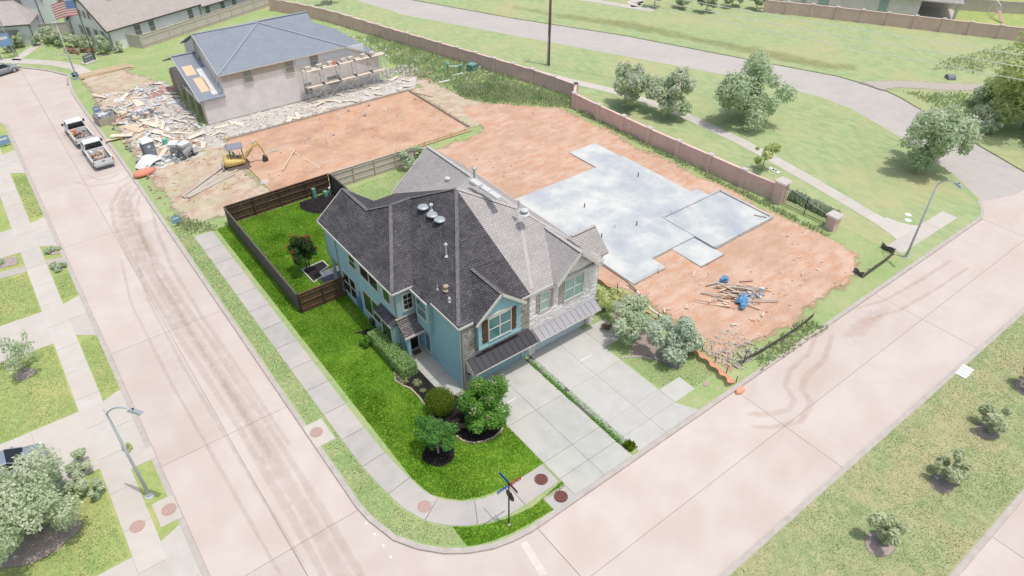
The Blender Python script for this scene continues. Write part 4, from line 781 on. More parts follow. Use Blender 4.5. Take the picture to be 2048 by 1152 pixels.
# rear yard
plant('crape_myrtle','crape myrtle with red blossoms in the fenced rear yard','tree',15.0,47.4,1.2,2.45,6000,.07,'leaf_myrtle','bark',.05,.95,24,flowers='flower_red',nf=420,fs=.17,stems=2,sd=12,lean=(-.1,.1),crad=.42)
Q = GL([(604,541),(646,523),(657,534),(640,546),(646,553),(628,566)]); struct('raised_bed', MB().prism(Q,0,LZ+.05),'mulch',label='black mulch square under the red crape myrtle')
bt = thing('bed_border','white border strip round the black rear yard bed','edging',(Q[0][0],Q[0][1],LZ),world=True)
for a_,b_ in zip(Q, Q[1:]+Q[:1]): obj('border_strip', MB().beam((a_[0],a_[1],LZ+.06),(b_[0],b_[1],LZ+.06),.08,.12),'trim',bt)
pt = struct('patio', MB().box(15.3,17.4,43.4,46.8,0,LZ+.012),'joint_dark',label='small patio of dark pavers behind the blue townhouse')
for i,(x0,x1,y0,y1) in enumerate(grid((15.3,15.95,16.6,17.3),(43.6,44.4,45.2,46.0,46.8))):
    pass
    obj('paver', MB().box(x0+.02,x1-.02,y0+.02,y1-.02,0,LZ+.04),'paver_light' if i in (0,3,4,11,7) else 'paver',pt)
for px,py,l,h,w_ in ((630,392,'tall green utility pedestal in the rear mulch corner',.95,.34),(652,389,'squat green utility box in the rear mulch corner',.5,.4)):
    x,y = G(px,py+3); t = thing('utility_pedestal', l, 'utility box', (x,y,LZ)); b = MB().rbox(0,0,0,w_,w_,h,0,.08,.08); obj('body',b,'utility_green',t); obj('cap',MB().rbox(0,0,h,w_*1.05,w_*1.05,.06,0,.2,.2),'utility_green',t)
    for k in range(4 if h > .6 else 2): obj('vent_slot', MB().box(-w_*.35,w_*.35,-w_*.5-.012,-w_*.45,.18+k*.17,.24+k*.17),'teal',t)
x,y = G(661,391); t = thing('utility_post','white-capped post in the rear mulch corner','post',(x,y,LZ)); obj('post',MB().tube([(0,0,0),(0,0,.75)],.07,8),'utility_green',t); obj('cap',MB().lathe([(.11,.74),(.11,.9),(.05,.95)],(0,0,0),10),'pipe_white',t)
# neighbours' planting
plant('shrub','round yellow-green shrub at the corner of the pale stone townhouse','shrub',31.6,28.6,1.35,1.3,4200,.1,'leaf_light','bark',.06,1.15,18)
plant('crape_myrtle','wide crape myrtle with pale blossoms beside the pale driveway','tree',30.6,25.3,1.95,2.1,5200,.13,'leaf_pale','bark_pale',.06,1.3,20,flowers='flower_white',nf=240,fs=.2,stems=3,ftop=.1)
plant('willow_shrub','feathery grey-green shrub next to the orange mesh fence','shrub',31.6,21.9,2.0,1.9,6500,.14,'leaf_grey','bark_pale',.06,1.5,22)
for q,l in (((29.9,27.0),'small plum shrub at the pale walk'),((31.9,26.6),'small plum shrub behind the wide crape myrtle')): plant('shrub',l,'shrub',q[0],q[1],.5,.4,900,.07,'leaf_plum','bark_pale',.03,.35,8)
bed('mulch_bed_pale',[(28.5,23.9),(30.7,25.3),(30.9,28.2),(33,28.6),(33,24),(32.6,21),(30.6,20.6),(29.9,22.6)],'mulch_veiled','veil-whitened mulch bed beside the pale driveway')  # mulch colour has a whitish haze mixed in
edging('pale stone edging of the veil-whitened bed by the pale driveway',[(28.45,24.0),(29.6,23.4),(30.2,22.6)],.26,'cap_stone')
plant('shrub','leafy shrub in the rear fence corner of the pale yard','shrub',31.4,57.2,1.5,1.5,4600,.13,'leaf_pale','bark_pale',.06,1.3,18)
LV = 'leaf_pale'
plant('flowering_tree','flowering tree by the wall, left of the touching pair','tree',60.6,54.9,2.75,3.3,7000,.17,LV,'bark_pale',.12,2.4,26,'flowering trees outside the brick wall',flowers='flower_white',nf=900,fs=.45,ftop=.5); plant('flowering_tree','flowering tree by the wall, right of the touching pair','tree',62.0,50.2,2.75,3.2,7000,.17,LV,'bark_pale',.12,2.4,26,'flowering trees outside the brick wall',flowers='flower_white',nf=900,fs=.45,ftop=.5)
plant('oak_tree','largest round tree on the grass between sidewalk and asphalt road','tree',68.6,43.6,4.0,4.2,11000,.2,LV,'bark_pale',.16,3.5,34)
plant('young_tree','small light green tree outside the brick wall','tree',60.2,35.4,1.35,2.1,2400,.13,'leaf_light','bark_pale',.06,1.5,13)
plant('oak_tree','broad tree on the grass near the right lamp post','tree',73.9,25.2,3.7,4.2,9500,.19,LV,'bark_pale',.15,3.0,30,flowers='flower_white',nf=200,fs=.3)
plant('large_tree','tall yellow-green tree at the right edge','tree',92.5,23.2,6.5,6.4,15000,.28,'leaf_light','bark_pale',.2,5.6,44)
for x,y,r,l in ((88.4,26.4,2.2,'low bush left of the tall yellow-green tree'),(90.0,20.5,2.0,'low bush below the tall yellow-green tree'),(95.5,29.0,2.6,'low bush behind the tall yellow-green tree')): plant('bush',l,'bush',x,y,r,r*.6,3000,.2,LV,'bark_pale',.06,r*.6,14)
plant('young_tree','lone small tree at the top edge beside the asphalt road','tree',50.8,117,2.0,3.4,2600,.2,LV,'bark_pale',.1,1.3,14)
for x,y,r,l in ((93.7,82.3,1.5,'small tree on the far field nearest the branching path'),(96.6,78.6,1.7,'second small tree in the far field row'),(98.6,75.2,1.7,'third small tree in the far field row'),(104.6,74.6,2.0,'widest small tree in the far field row'),(106.5,71.0,1.6,'rightmost small tree beside the far brick wall'),(100.5,81.5,1.7,'small tree behind the far field row')): plant('young_tree',l,'tree',x,y,r,2.1,2600,.2,LV,'bark_pale',.08,1.4,14,'row of small trees on the far field')
plant('young_tree','sparse young tree in a mulch ring on the left lawn','tree',-6.0,48.5,1.7,2.2,1300,.1,LV,'bark_pale',.06,1.4,16); bed('mulch_ring_pale',[(-6+1.1*math.cos(i*.35)*(1+.1*math.sin(i*2)),48.3+1.0*math.sin(i*.35)) for i in range(18)],'mulch_veiled','grey mulch ring under the sparse young tree')
plant('shade_tree','big leafy tree in the lower left yard','tree',-7.6,33.6,3.1,2.9,24000,.1,LV,'bark_pale',.14,2.3,46); bed('mulch_ring_pale',[(-7.6+2.5*math.cos(i*.35)*(1+.1*math.sin(i*2)),33.0+1.5*math.sin(i*.35)) for i in range(18)],'mulch_veiled','brown leaf litter under the big lower left tree')
for x,y,r,l in ((-4.5,37.0,.95,'shrub beside the white driveway nearest the sidewalk'),(-4.6,34.6,.85,'shrub at the sidewalk edge in front of the big tree'),(-5.9,35.2,1.0,'shrub between the big tree and the sidewalk'),(-6.4,37.0,1.0,'shrub between the big tree and the white driveway')): plant('shrub',l,'shrub',x,y,r,r*.75,2600,.09,LV,'bark_pale',.04,r*.7,12)
q = G(256,893,.3); plant('shrub','small yellow-green shrub beside the step path','shrub',q[0],q[1],.36,.35,700,.06,'leaf_light','bark_pale',.03,.35,7)
for P_,l in (([(-2.2,63.0),(-.85,62.6),(-.85,64.2),(-2.2,65.0)],'planted bed at the street end above the grey footpath'),([(-2.2,61.3),(-.85,61.0),(-.85,59.8),(-2.2,60.2)],'planted bed at the street end below the grey footpath'),([(-3.9,63.0),(-7.5,63.8),(-7.5,66.6),(-3.9,64.9)],'planted bed at the left edge above the grey footpath')):
    bed('planting_bed',P_,'mulch_veiled','mulch under the '+l); cx = sum(p[0] for p in P_)/4; cy = sum(p[1] for p in P_)/4
    plant('low_shrub','low shrubs in the '+l,'shrub',cx,cy,.75,.35,1500,.08,LV,'bark_pale',.03,.3,11)
q = G(10,600,.3); plant('shrub','dark shrub shadowing the left edge of the lawn','shrub',-7.4,59.4,1.2,.9,2200,.1,LV,'bark_pale',.05,.8,12)
for x,y,l in ((29.7,4.7,'median shrub nearest the bottom edge'),(36.4,4.6,'second median shrub from the bottom, with a white bloom on top'),(42.7,4.8,'third median shrub from the bottom'),(48.9,5.0,'median shrub cut by the right edge')):
    plant('magnolia','flowering '+l,'shrub',x,y,1.05,1.35,2600,.13,'leaf_magnolia','bark_pale',.06,1.15,15,'shrubs planted along the grass median',flowers='flower_white',nf=14,fs=.1)
    bed('mulch_ring_pale',[(x-.15+1.25*math.cos(i*.35),y-.05+1.0*math.sin(i*.35)) for i in range(18)],'mulch_veiled','brown mulch ring under the '+l)
patch('bare_patch',[(20.8,3.4),(23.6,3.4),(24.2,5.6),(21,5.8)],LZ+.008,'soil_rough',.25,.8,.03,'bare tyre-worn patch at the bottom of the median')
# wild grass heap, brush and weeds on the vacant strip inside the wall
def weeds(P, n, h, label, m='weeds', sd=1, hump=0.):
    P = [tuple(p) for p in P]; rng = np.random.default_rng(sd); xs=[p[0] for p in P]; ys=[p[1] for p in P]; X=rng.uniform(min(xs),max(xs),n*3); Y=rng.uniform(min(ys),max(ys),n*3); k=inside(P,X,Y); k&=rng.random(len(X)) < .12+np.clip(edgedist(P,X,Y)/1.6,0,1)*vnoise(X,Y,1.7,sd+3); X,Y=X[k][:n],Y[k][:n]; n=len(X); d=np.clip(edgedist(P,X,Y)/2.5,0,1)
    hz=hump*d*(.4+vnoise(X,Y,2,sd)); c=np.stack([X,Y,LZ+hz*rng.uniform(.6,1,n)],1); e=rng.normal(size=(n,3))*.16+np.array([0,0,.2]); p=rng.normal(size=(n,3)); p/=np.linalg.norm(p,axis=1)[:,None]; p*=.09; hh=(h*rng.uniform(.4,1.2,n)*(.4+vnoise(X,Y,1.3,sd+2)))[:,None]*np.array([[0,0,1.]])
    V=np.stack([c-p,c+p,c+p+e*.5+hh,c-p+e*.5+hh*.8],1).reshape(-1,3); a=np.clip(vnoise(X,Y,1.1,sd+4)*.8+rng.random(n)*.35-.1,0,1); tag(npmesh('weeds',V,np.arange(4*n).reshape(-1,4),m,None,np.repeat(a,4)),label,'weeds',kind='stuff')
weeds(GL([(700,75),(760,70),(900,110),(1020,148),(1140,190),(1140,212),(1060,205),(960,210),(880,175),(800,150),(770,120)]),9000,.18,'rough weeds along the inside of the brick wall',sd=2,hump=.15)
weeds(GL([(905,178),(980,165),(1060,180),(1140,200),(1135,216),(1020,212),(930,200)]),6000,.25,'weedy spoil heap at the back of the vacant strip',sd=3,hump=.9)
weeds([(54.3,24),(54.9,24),(54.9,58),(54.3,58)],1800,.22,'weeds along the foot of the brick wall',sd=4); weeds(GL([(1880,120),(2048,80),(2048,120),(1960,150),(1860,140)]),1500,.12,'dark weeds on the far field',sd=6); weeds(GL([(1800,182),(1990,190),(1960,250),(1900,230)]),1800,.12,'weeds in the wedge between gravel track and road',sd=7)
weeds(GL([(430,462),(440,456),(395,440),(345,430),(330,440),(385,470)]),1500,.14,'thin weeds round the end of the lot sidewalk',sd=8)
weeds([(57.2,25.2),(58.3,25.2),(58.3,30.2),(57.2,30.2)],3500,.75,'low clipped planting behind the iron fence',m='leaf_pale',sd=9)
weeds(GL([(1500,712),(1600,640),(1640,648),(1660,655),(1520,745)]),900,.09,'thin verge grass outside the black silt fence',sd=10)
# ---------------------------------------------------------------- fences and walls
def wood_fence(name, label, p0, p1, wood, rail, post, side, h=1.83, pitch=.15, panels=False, nr=3, gap_rows=None):
    """side: +1/-1 = which flank of the line p0->p1 the rails and posts stand on"""
    a, b_ = Vector((*p0,0)), Vector((*p1,0)); d = (b_-a); L_ = d.length; d.normalize(); n = Vector((-d.y,d.x,0))*side; ang = math.atan2(d.y,d.x)
    t = thing(name, label, 'fence', (p0[0],p0[1],LZ), world=True)
    if panels:
        k = max(1,round(L_/2.4))
        for i in range(k):
            q,r_ = a+d*(L_*i/k+.05), a+d*(L_*(i+1)/k-.05); pb = MB(); m_ = int((r_-q).length/pitch)
            for j in range(m_):
                c = q+d*((j+.5)*pitch); pb.rbox(c.x,c.y,LZ,pitch*.95,.025,h*R.uniform(.985,1.01),ang)
            o = obj('picket_panel', pb, wood, t); o['kind'] = 'stuff'
    else:
        k = int(L_/pitch); many('picket', MB().rbox(0,0,0,pitch*.94,.022,h), wood, t, [(a.x+d.x*(i+.5)*pitch, a.y+d.y*(i+.5)*pitch, LZ+R.uniform(-.012,.012), ang) for i in range(k)])
    for zz in ((.35,1.0,1.6) if nr == 3 else (.45,1.45)):
        q, r_ = a+n*.035, b_+n*.035; obj('rail', MB().beam((q.x,q.y,LZ+zz),(r_.x,r_.y,LZ+zz),.05,.09), rail, t)
    k = max(1,round(L_/2.4)); many('post', MB().rbox(0,0,0,.1,.1,h+.02), post, t, [((a+d*(L_*i/k)+n*.075).x,(a+d*(L_*i/k)+n*.075).y,LZ,ang) for i in range(k+1)])
    obj('cap_rail', MB().beam((a.x,a.y,LZ+h+.03),(b_.x,b_.y,LZ+h+.03),.13,.035), rail, t)
    obj('kick_board', MB().beam((a.x+n.x*.03,a.y+n.y*.03,LZ+.08),(b_.x+n.x*.03,b_.y+n.y*.03,LZ+.08),.03,.16), rail, t)
    return t
wood_fence('wood_fence','long dark plank fence beside the sidewalk along the lot',(12.2,42.85),(12.2,58.75),'wood_grey','wood_grey','wood_post',-1)
wood_fence('wood_fence','dark brown plank fence across the back of the lot',(12.25,58.85),(22.55,58.85),'wood_dark','wood_rail','wood_post',-1)
wood_fence('wood_fence','short brown plank fence joining the blue townhouse side wall',(12.3,42.75),(16.05,42.75),'wood_brown','wood_rail','wood_post',-1)
wood_fence('wood_fence','grey plank fence dividing the two rear yards',(22.65,58.7),(22.65,46.0),'wood_grey','wood_grey','wood_post',-1)
wood_fence('wood_fence','veil-whitened plank fence across the back of the pale yard',(22.75,58.85),(32.2,58.7),'fence_pale','fence_pale_rail','fence_pale_rail',-1)  # fences outside the lot get their whiteness from haze put into the colour
wood_fence('wood_fence','long veil-whitened fence with framed bays beside the white house',(19.0,112.9),(43.2,122.6),'fence_pale','fence_pale_rail','fence_pale',-1,panels=True,nr=2)
wood_fence('wood_fence','short veil-whitened fence return at the white house wall',(17.6,114.9),(19.0,112.9),'fence_pale','fence_pale_rail','fence_pale',1,panels=True,nr=2)
wood_fence('wood_fence','veil-whitened fence between the two top left houses',(8.3,127.5),(12.0,126.0),'fence_pale','fence_pale_rail','fence_pale',1,panels=True,nr=2)
wood_fence('wood_fence','grey fence at the back of the far right yard',(127.5,57.5),(150,30),'fence_pale','fence_pale','fence_pale',1,panels=True,nr=2)
def brick_wall(name, label, pts, h, m, pil=.5, cap='cap_stone'):
    t = thing(name, label, 'wall', (pts[0][0],pts[0][1],LZ), world=True)
    for p, q in zip(pts[:-1],pts[1:]):
        a,b_ = Vector((*p,0)),Vector((*q,0)); d = (b_-a).normalized(); a += d*.2; b_ -= d*.2
        o = obj('panel', MB().beam((a.x,a.y,h/2),(b_.x,b_.y,h/2),.22,h-.02), m, t, uv=True); obj('coping', MB().beam((a.x,a.y,h+.02),(b_.x,b_.y,h+.02),.32,.07), m if cap == 'cap_stone' else cap, t, uv=True)
    for i,p in enumerate(pts):
        q = pts[min(i+1,len(pts)-1)]; r_ = pts[max(i-1,0)]; an = math.atan2(q[1]-r_[1],q[0]-r_[0])
        obj('pilaster', MB().rbox(p[0],p[1],0,pil,pil,h+.1,an), m, t, uv=True); obj('cap', MB().rbox(p[0],p[1],h+.1,pil+.14,pil+.14,.1,an,.12,.12), cap, t)
    return t
brick_wall('brick_wall','long reddish brick wall with pale capped pilasters behind the vacant strip',[(41.2,119.4),(42.5,116.8),(43.7,114.2),(44.8,111.4),(45.8,108.6),(46.7,105.6),(47.4,102.7),(48.1,99.7),(48.8,96.7),(49.5,93.7),(50.3,90.6),(51.1,87.5),(51.9,84.3),(52.7,81.2),(53.5,78),(54.3,74.7),(55.1,71.5),(55.9,68.4),(56.5,64.9),(57,61.2)],1.95,'brick_wall')
brick_wall('brick_wall','reddish brick wall beside the bare soil lot, ending at the iron fence',[(57,61.2),(55,59.2),(55,54.9),(55.05,50.9),(55.1,46.9),(55.3,42.8),(55.5,38.7),(55.7,34.6)],1.95,'brick_wall')
brick_wall('brick_wall','far brick wall in front of the pale brick house at top right',[(106.3,69.3),(108.1,66.3),(110.2,63.1),(112.1,59.8),(114,56.5),(115.9,53.2),(117.8,49.8),(119.7,46.4),(121.6,43.1),(123.6,39.6),(125.6,36.1),(127.6,32.6)],2.0,'brick_far')
def pier(label, x, y, h, s):
    t = thing('brick_pier', label, 'pier', (x,y,LZ), world=True); obj('pier', MB().rbox(x,y,0,s,s,h),'brick_wall',t,uv=True); obj('cap', MB().rbox(x,y,h,s+.35,s+.35,.14,0,.12,.12),'cap_stone',t)
pier('tall brick pier with stone cap at the end of the brick wall',56.1,30.5,2.35,.95); pier('short brick pier with stone cap beyond the iron fence',56.0,24.7,1.5,.9)
obj('panel', MB().beam((55.7,34.4,.98),(56.05,30.9,.98),.22,1.9),'brick_wall',bpy.data.objects['brick_wall.001'],uv=True)
t = thing('iron_fence','black iron fence with a sagging top between two brick piers','fence',(56.05,27.6,LZ)); tops = []
for i in range(31):
    u = i/30; yy = 2.35-u*4.7; zt = 1.9-.75*(3*u*u-2*u**3); tops.append((0,yy,zt)); 
    o = obj('picket', MB().tube([(0,yy,0),(0,yy,zt+.06)],.018,5),'steel_dark',t)
for dz in (0,-.16): obj('rail', MB().tube([(x,y,z+dz) for x,y,z in tops],.025,5),'steel_grey' if dz == 0 else 'steel_dark',t)
obj('rail', MB().beam((0,2.35,.18),(0,-2.35,.18),.04,.04),'steel_dark',t); obj('post', MB().tube([(0,0,0),(0,0,1.75)],.05,6),'steel_dark',t)
# ---------------------------------------------------------------- street furniture
def lamp_post(label, base, headpx, h=7.5):
    x,y = base; hx,hy = G(*headpx,h+.75); t = thing('street_lamp', label, 'street lamp', (x,y,LZ), group='grey arm street lamps'); dx,dy = hx-x,hy-y; l = math.hypot(dx,dy); k = min(1,2.3/l); dx,dy = dx*k,dy*k
    obj('pole', MB().tube([(0,0,0),(0,0,3),(0,0,h)],[.11,.085,.055],10),'steel_grey',t,True); obj('base_plate', MB().lathe([(.26,0),(.26,.05),(.16,.07),(.15,.25)],(0,0,0),10),'steel_grey',t)
    pts = [(dx*u,dy*u,h-.35+1.1*(1-(1-u)**2.2)) for u in [i/8 for i in range(9)]]; obj('arm', MB().tube(pts,.045,7),'steel_grey',t,True)
    an = math.atan2(dy,dx); ux,uy = math.cos(an),math.sin(an); hd = obj('lamp_head', MB().rbox(dx+ux*.3,dy+uy*.3,h+.68,.85,.3,.13,an,.2,.35),'galv',t); obj('photocell', MB().lathe([(.05,0),(.05,.09)],(dx+ux*.2,dy+uy*.2,h+.81),8),'steel_dark',hd); obj('lens', MB().rbox(dx+ux*.36,dy+uy*.36,h+.66,.5,.24,.02,an),'lamp_white',hd)
    return t
lamp_post('street lamp at the lower left leaning over west street',(-1.87,32.5),(262,822)); lamp_post('street lamp beside the short pale sidewalk on the right',(57.1,18.1),(1912,369)); lamp_post('street lamp at the cul-de-sac kerb near the lumber stack',(8.75,105.5),(120,100))
t = thing('utility_pole','tall brown wooden utility pole beyond the brick wall','utility pole',(61.8,72.2,LZ)); obj('pole', MB().tube([(0,0,0),(.02,0,6),(0,.03,13)],[.24,.2,.15],12),'pole_wood',t,True)
obj('crossarm', MB().beam((-.9,-.4,11.9),(.9,.4,11.9),.1,.12),'pole_wood',t)
obj('conduit', MB().tube([(-.22,-.1,0),(-.22,-.1,4)],.05,6),'steel_grey',t)
for i in (-1,0,1): obj('insulator', MB().lathe([(.05,0),(.07,.08),(.04,.18)],(i*.8,i*.35,11.96),8),'steel_grey',t)
for k,(py,z,l) in enumerate(((87,11.2,'top'),(111,10.6,'middle'),(137,10.0,'lowest'))):
    e = G(2048,py,z); s0 = Vector((61.8+(k-1)*.8,72.2+(k-1)*.35,12.1-k*.75)); e0 = Vector((e[0],e[1],z)); e1 = s0+(e0-s0)*1.9; b = []
    for i in range(25): u = i/24; p = s0.lerp(e1,u); p.z -= 4*u*(1-u)*1.1; b.append(p)
    tag(obj('power_line', MB().tube(b,.035,5),'wire'), l+' of the three overhead wires running off to the right', 'wire', 'overhead wires')
def text(body, size, m, par, loc, rot):
    c = bpy.data.curves.new('lettering','FONT'); c.body = body; c.size = size; c.extrude = .002; c.align_x = 'CENTER'; c.align_y = 'CENTER'
    o = bpy.data.objects.new('lettering', c); COL.objects.link(o); bpy.context.view_layer.update()
    me = bpy.data.meshes.new_from_object(o.evaluated_get(bpy.context.evaluated_depsgraph_get())); bpy.data.objects.remove(o)
    me.materials.clear(); q = bpy.data.objects.new('lettering', me); COL.objects.link(q); me.materials.append(MT[m]); q.parent = par; q.location = loc; q.rotation_euler = rot; return q
t = thing('street_sign','corner street sign post with blue and red name blades','street sign',(13.78,18.12,LZ)); obj('pole', MB().tube([(0,0,0),(0,0,3.55)],.045,8),'steel_dark',t); obj('base_collar', MB().lathe([(.1,0),(.1,.08),(.06,.12)],(0,0,0),10),'paver_light',t)
zb = 3.62; bl = obj('name_blade', MB().box(-.78,.0,-.014,.014,zb-.1,zb+.13),'blue_sign',t); rd = obj('name_blade', MB().box(.0,.82,-.014,.014,zb-.1,zb+.13),'red_sign',t)
text('Azalea Cr',.19,'white_paint',bl,(-.4,-.018,zb+.01),(math.pi/2,0,0)); text('ossing Dr',.19,'white_paint',rd,(.4,-.018,zb+.01),(math.pi/2,0,0))
b2 = obj('name_blade', MB().box(-.014,.014,.02,.85,zb+.15,zb+.36),'blue_sign',t); obj('name_blade', MB().box(-.014,.014,-.75,-.02,zb+.15,zb+.36),'rust',t); obj('blade_bracket', MB().box(-.04,.04,-.04,.04,zb-.1,zb+.36),'steel_dark',t)
oc = [(.0,.38*math.cos(math.pi/8+i*math.pi/4),2.7+.38*math.sin(math.pi/8+i*math.pi/4)) for i in range(8)]; b = MB(); b.add([(.07,y,z) for _,y,z in oc]+[(.09,y,z) for _,y,z in oc],[tuple(range(8)),tuple(range(8,16))[::-1]]+[(i,8+i,8+(i+1)%8,(i+1)%8) for i in range(8)]); o = obj('stop_plate', b,'steel_dark',t)
def manhole(label, x, y, m, z=LZ+.016, r_=.42, pad=None, padlab=None):
    t = thing('manhole_cover', label, 'manhole', (x,y,z)); obj('ring', MB().lathe([(r_,-.02),(r_,.012),(r_-.06,.014),(r_-.06,-.02)],(0,0,0),24),m,t); obj('cover', MB().lathe([(r_-.07,-.02),(r_-.07,.02),(.02,.022)],(0,0,0),24),m,t)
    for i in range(6): obj('rib', MB().rbox(math.cos(i*1.047)*.2,math.sin(i*1.047)*.2,.018,.22,.045,.012,i*1.047),m,t)
manhole('rusty manhole cover in the sidewalk next to the grey driveway',17.2,19.4,'rust'); manhole('rusty manhole cover in the pad at the kerb below the driveway',17.35,17.75,'rust',LZ+.032)
manhole('veil-whitened manhole cover in the corner sidewalk',10.6,22.05,'rust_veiled'); manhole('veil-whitened manhole cover in the kerb pad of west street',8.0,31.0,'rust_veiled',LZ+.032); manhole('veil-whitened manhole cover in the kerb pad by the left lamp post',-1.25,30.85,'rust_veiled',LZ+.032); manhole('veil-whitened manhole cover in the left sidewalk',-3.0,30.8,'rust_veiled')  # covers outside the lot: rust with white haze mixed into the colour
struct('inlet_pad', MB().box(16.45,18.08,17.15,18.3,0,LZ+.03),'walk_grey',label='concrete inlet pad at the driveway kerb'); struct('inlet_pad', MB().box(7.48,8.75,29.8,31.9,0,LZ+.03),'walk_pale',label='concrete inlet pad in the west street verge'); struct('inlet_pad', MB().box(-1.95,-.78,29.9,31.8,0,LZ+.03),'walk_pale',label='concrete inlet pad by the left lamp post')
x,y = G(1413,768); tag(obj('drain_grate', MB().rbox(x,y,LZ,.5,.3,.04,.2),'rust_veiled'),'small drain grate in the grass by the orange fence','grate')
for i in range(4): tag(obj('paver', MB().rbox(46.35+i*.36,8.25+.02*i,LZ,.3,.75,.05,.05),'white_paint'),'white paver in the row of four at the median kerb','paver','white pavers at the median kerb')
for i,(px,py) in enumerate(((1544,338),(1549,341),(1554,344))): x,y = G(px,py); tag(obj('meter_lid', MB().rbox(x,y,LZ,.4,.6,.05,.1),'white_paint'),'white utility lid in the group of three by the sidewalk','utility lid','white utility lids by the sidewalk')
for px,py in ((1816,430),(1816,441)): x,y = G(px,py); tag(obj('meter_lid', MB().lathe([(.3,0),(.3,.05),(.1,.07)],(x,y,LZ),12),'white_paint'),'white round lid on the grass behind the right lamp post','utility lid','round white lids on the corner grass')
for i,(px,py) in enumerate(((733,1046),(749,1069),(766,1091),(781,1114))): x,y = G(px,py,0); tag(obj('road_marker', MB().lathe([(.08,0),(.07,.02),(.02,.03)],(x,y,.002),8),'white_paint'),'small white marker dot on the corner pavement','road marker','white dots on the corner pavement')
tag(obj('stop_bar', MB().prism(GL([(1040,1088),(1054,1082),(1096,1148),(1080,1152)],.0),.001,.006),'paint_worn'),'faded white stop bar painted at the corner','road marking')
# ---------------------------------------------------------------- vehicles
def loft(b, secs):
    n = len(secs[0]); o = len(b.v); b.v += [p for s in secs for p in s]
    for i in range(len(secs)-1):
        for k in range(n): b.f.append((o+i*n+k, o+i*n+(k+1)%n, o+(i+1)*n+(k+1)%n, o+(i+1)*n+k))
    b.f.append(tuple(o+k for k in range(n))[::-1]); b.f.append(tuple(o+(len(secs)-1)*n+k for k in range(n)))
def wheels(t, ys, w_, r_=.34):
    for y in ys:
        for s in (-1,1):
            b = MB(); prof = [(r_*.62,-.11),(r_*.95,-.11),(r_,-.07),(r_,.07),(r_*.95,.11),(r_*.62,.11)]; n = 18
            vs = [(s*w_+z, y+r*math.cos(2*math.pi*k/n), r_+r*math.sin(2*math.pi*k/n)) for r,z in prof for k in range(n)]
            fs = [(i*n+k,i*n+(k+1)%n,((i+1)%6)*n+(k+1)%n,((i+1)%6)*n+k) for i in range(6) for k in range(n)]; b.add(vs,fs); wh = obj('wheel', b,'tyre',t)
            c = MB(); q = [(r_*.6,.08),(r_*.5,.1),(.05,.115)]; vs = [(s*(w_+z), y+r*math.cos(2*math.pi*k/n), r_+r*math.sin(2*math.pi*k/n)) for r,z in q for k in range(n)]; c.add(vs,[(i*n+k,i*n+(k+1)%n,(i+1)*n+(k+1)%n,(i+1)*n+k) for i in range(2) for k in range(n)]+[tuple(range(2*n,3*n))]); obj('rim', c,'rim',wh)
def sec(y, w_, zb, zs, zt): return [(-w_*.86,y,zb),(-w_,y,zb+.18),(-w_,y,zs-.12),(-w_*.9,y,zs),(-w_*.5,y,zt),(w_*.5,y,zt),(w_*.9,y,zs),(w_,y,zs-.12),(w_,y,zb+.18),(w_*.86,y,zb)]
def sedan(label, loc, rz, paint):
    t = thing('parked_car', label, 'car', loc, rz); b = MB()
    loft(b,[sec(y,w_,zb,zs,zt) for y,w_,zb,zs,zt in ((-2.35,.7,.35,.72,.74),(-2.25,.82,.26,.86,.9),(-1.6,.9,.22,.92,.97),(-.8,.92,.2,.93,.95),(.5,.92,.2,.9,.93),(1.2,.9,.2,.84,.92),(2.0,.84,.24,.72,.78),(2.3,.7,.34,.6,.63))]); obj('body', b, paint, t, True)
    g = MB(); loft(g,[[(-a,y,z0),(-c,y,z1),(c,y,z1),(a,y,z0)] for y,a,c,z0,z1 in ((-1.75,.74,.7,.92,.95),(-1.05,.8,.62,.92,1.36),(-.2,.82,.64,.92,1.42),(.45,.82,.62,.9,1.38),(1.25,.76,.72,.86,.9))]); obj('windows', g,'glass_dark',t)
    r_ = MB(); loft(r_,[[(-c,y,z),(-c*.9,y,z+.05),(c*.9,y,z+.05),(c,y,z)] for y,c,z in ((-1.1,.63,1.34),(-.2,.66,1.415),(.42,.64,1.375))]); obj('roof', r_, paint, t)
    pl = MB()
    for s in (-1,1):
        for y0,y1,z0,z1 in ((.45,1.25,1.38,.9),(-1.05,-1.75,1.36,.95)): pl.beam((s*.63,y0,z0),(s*.75,y1,z1),.07,.05)
        pl.beam((s*.8,-.3,.92),(s*.65,-.3,1.4),.06,.05)
    obj('pillars', pl, paint, t); wheels(t,(-1.4,1.4),.82)
    for s in (-1,1): obj('headlight', MB().rbox(s*.6,2.18,.55,.3,.18,.14),'lamp_white',t); obj('tail_light', MB().rbox(s*.62,-2.3,.66,.28,.1,.14),'lamp_red',t); obj('mirror', MB().rbox(s*.98,.75,.9,.16,.12,.12),paint,t)
    return t
c_ = G(22,150,0); sedan('grey sedan parked at the cul-de-sac kerb',(c_[0]-1.0,c_[1]+1.0,0),math.radians(-68),'car_grey')
sedan('blue-grey car on the white driveway at the left edge',(-8.3,39.3,LZ+.02),math.radians(-90),'car_blue')
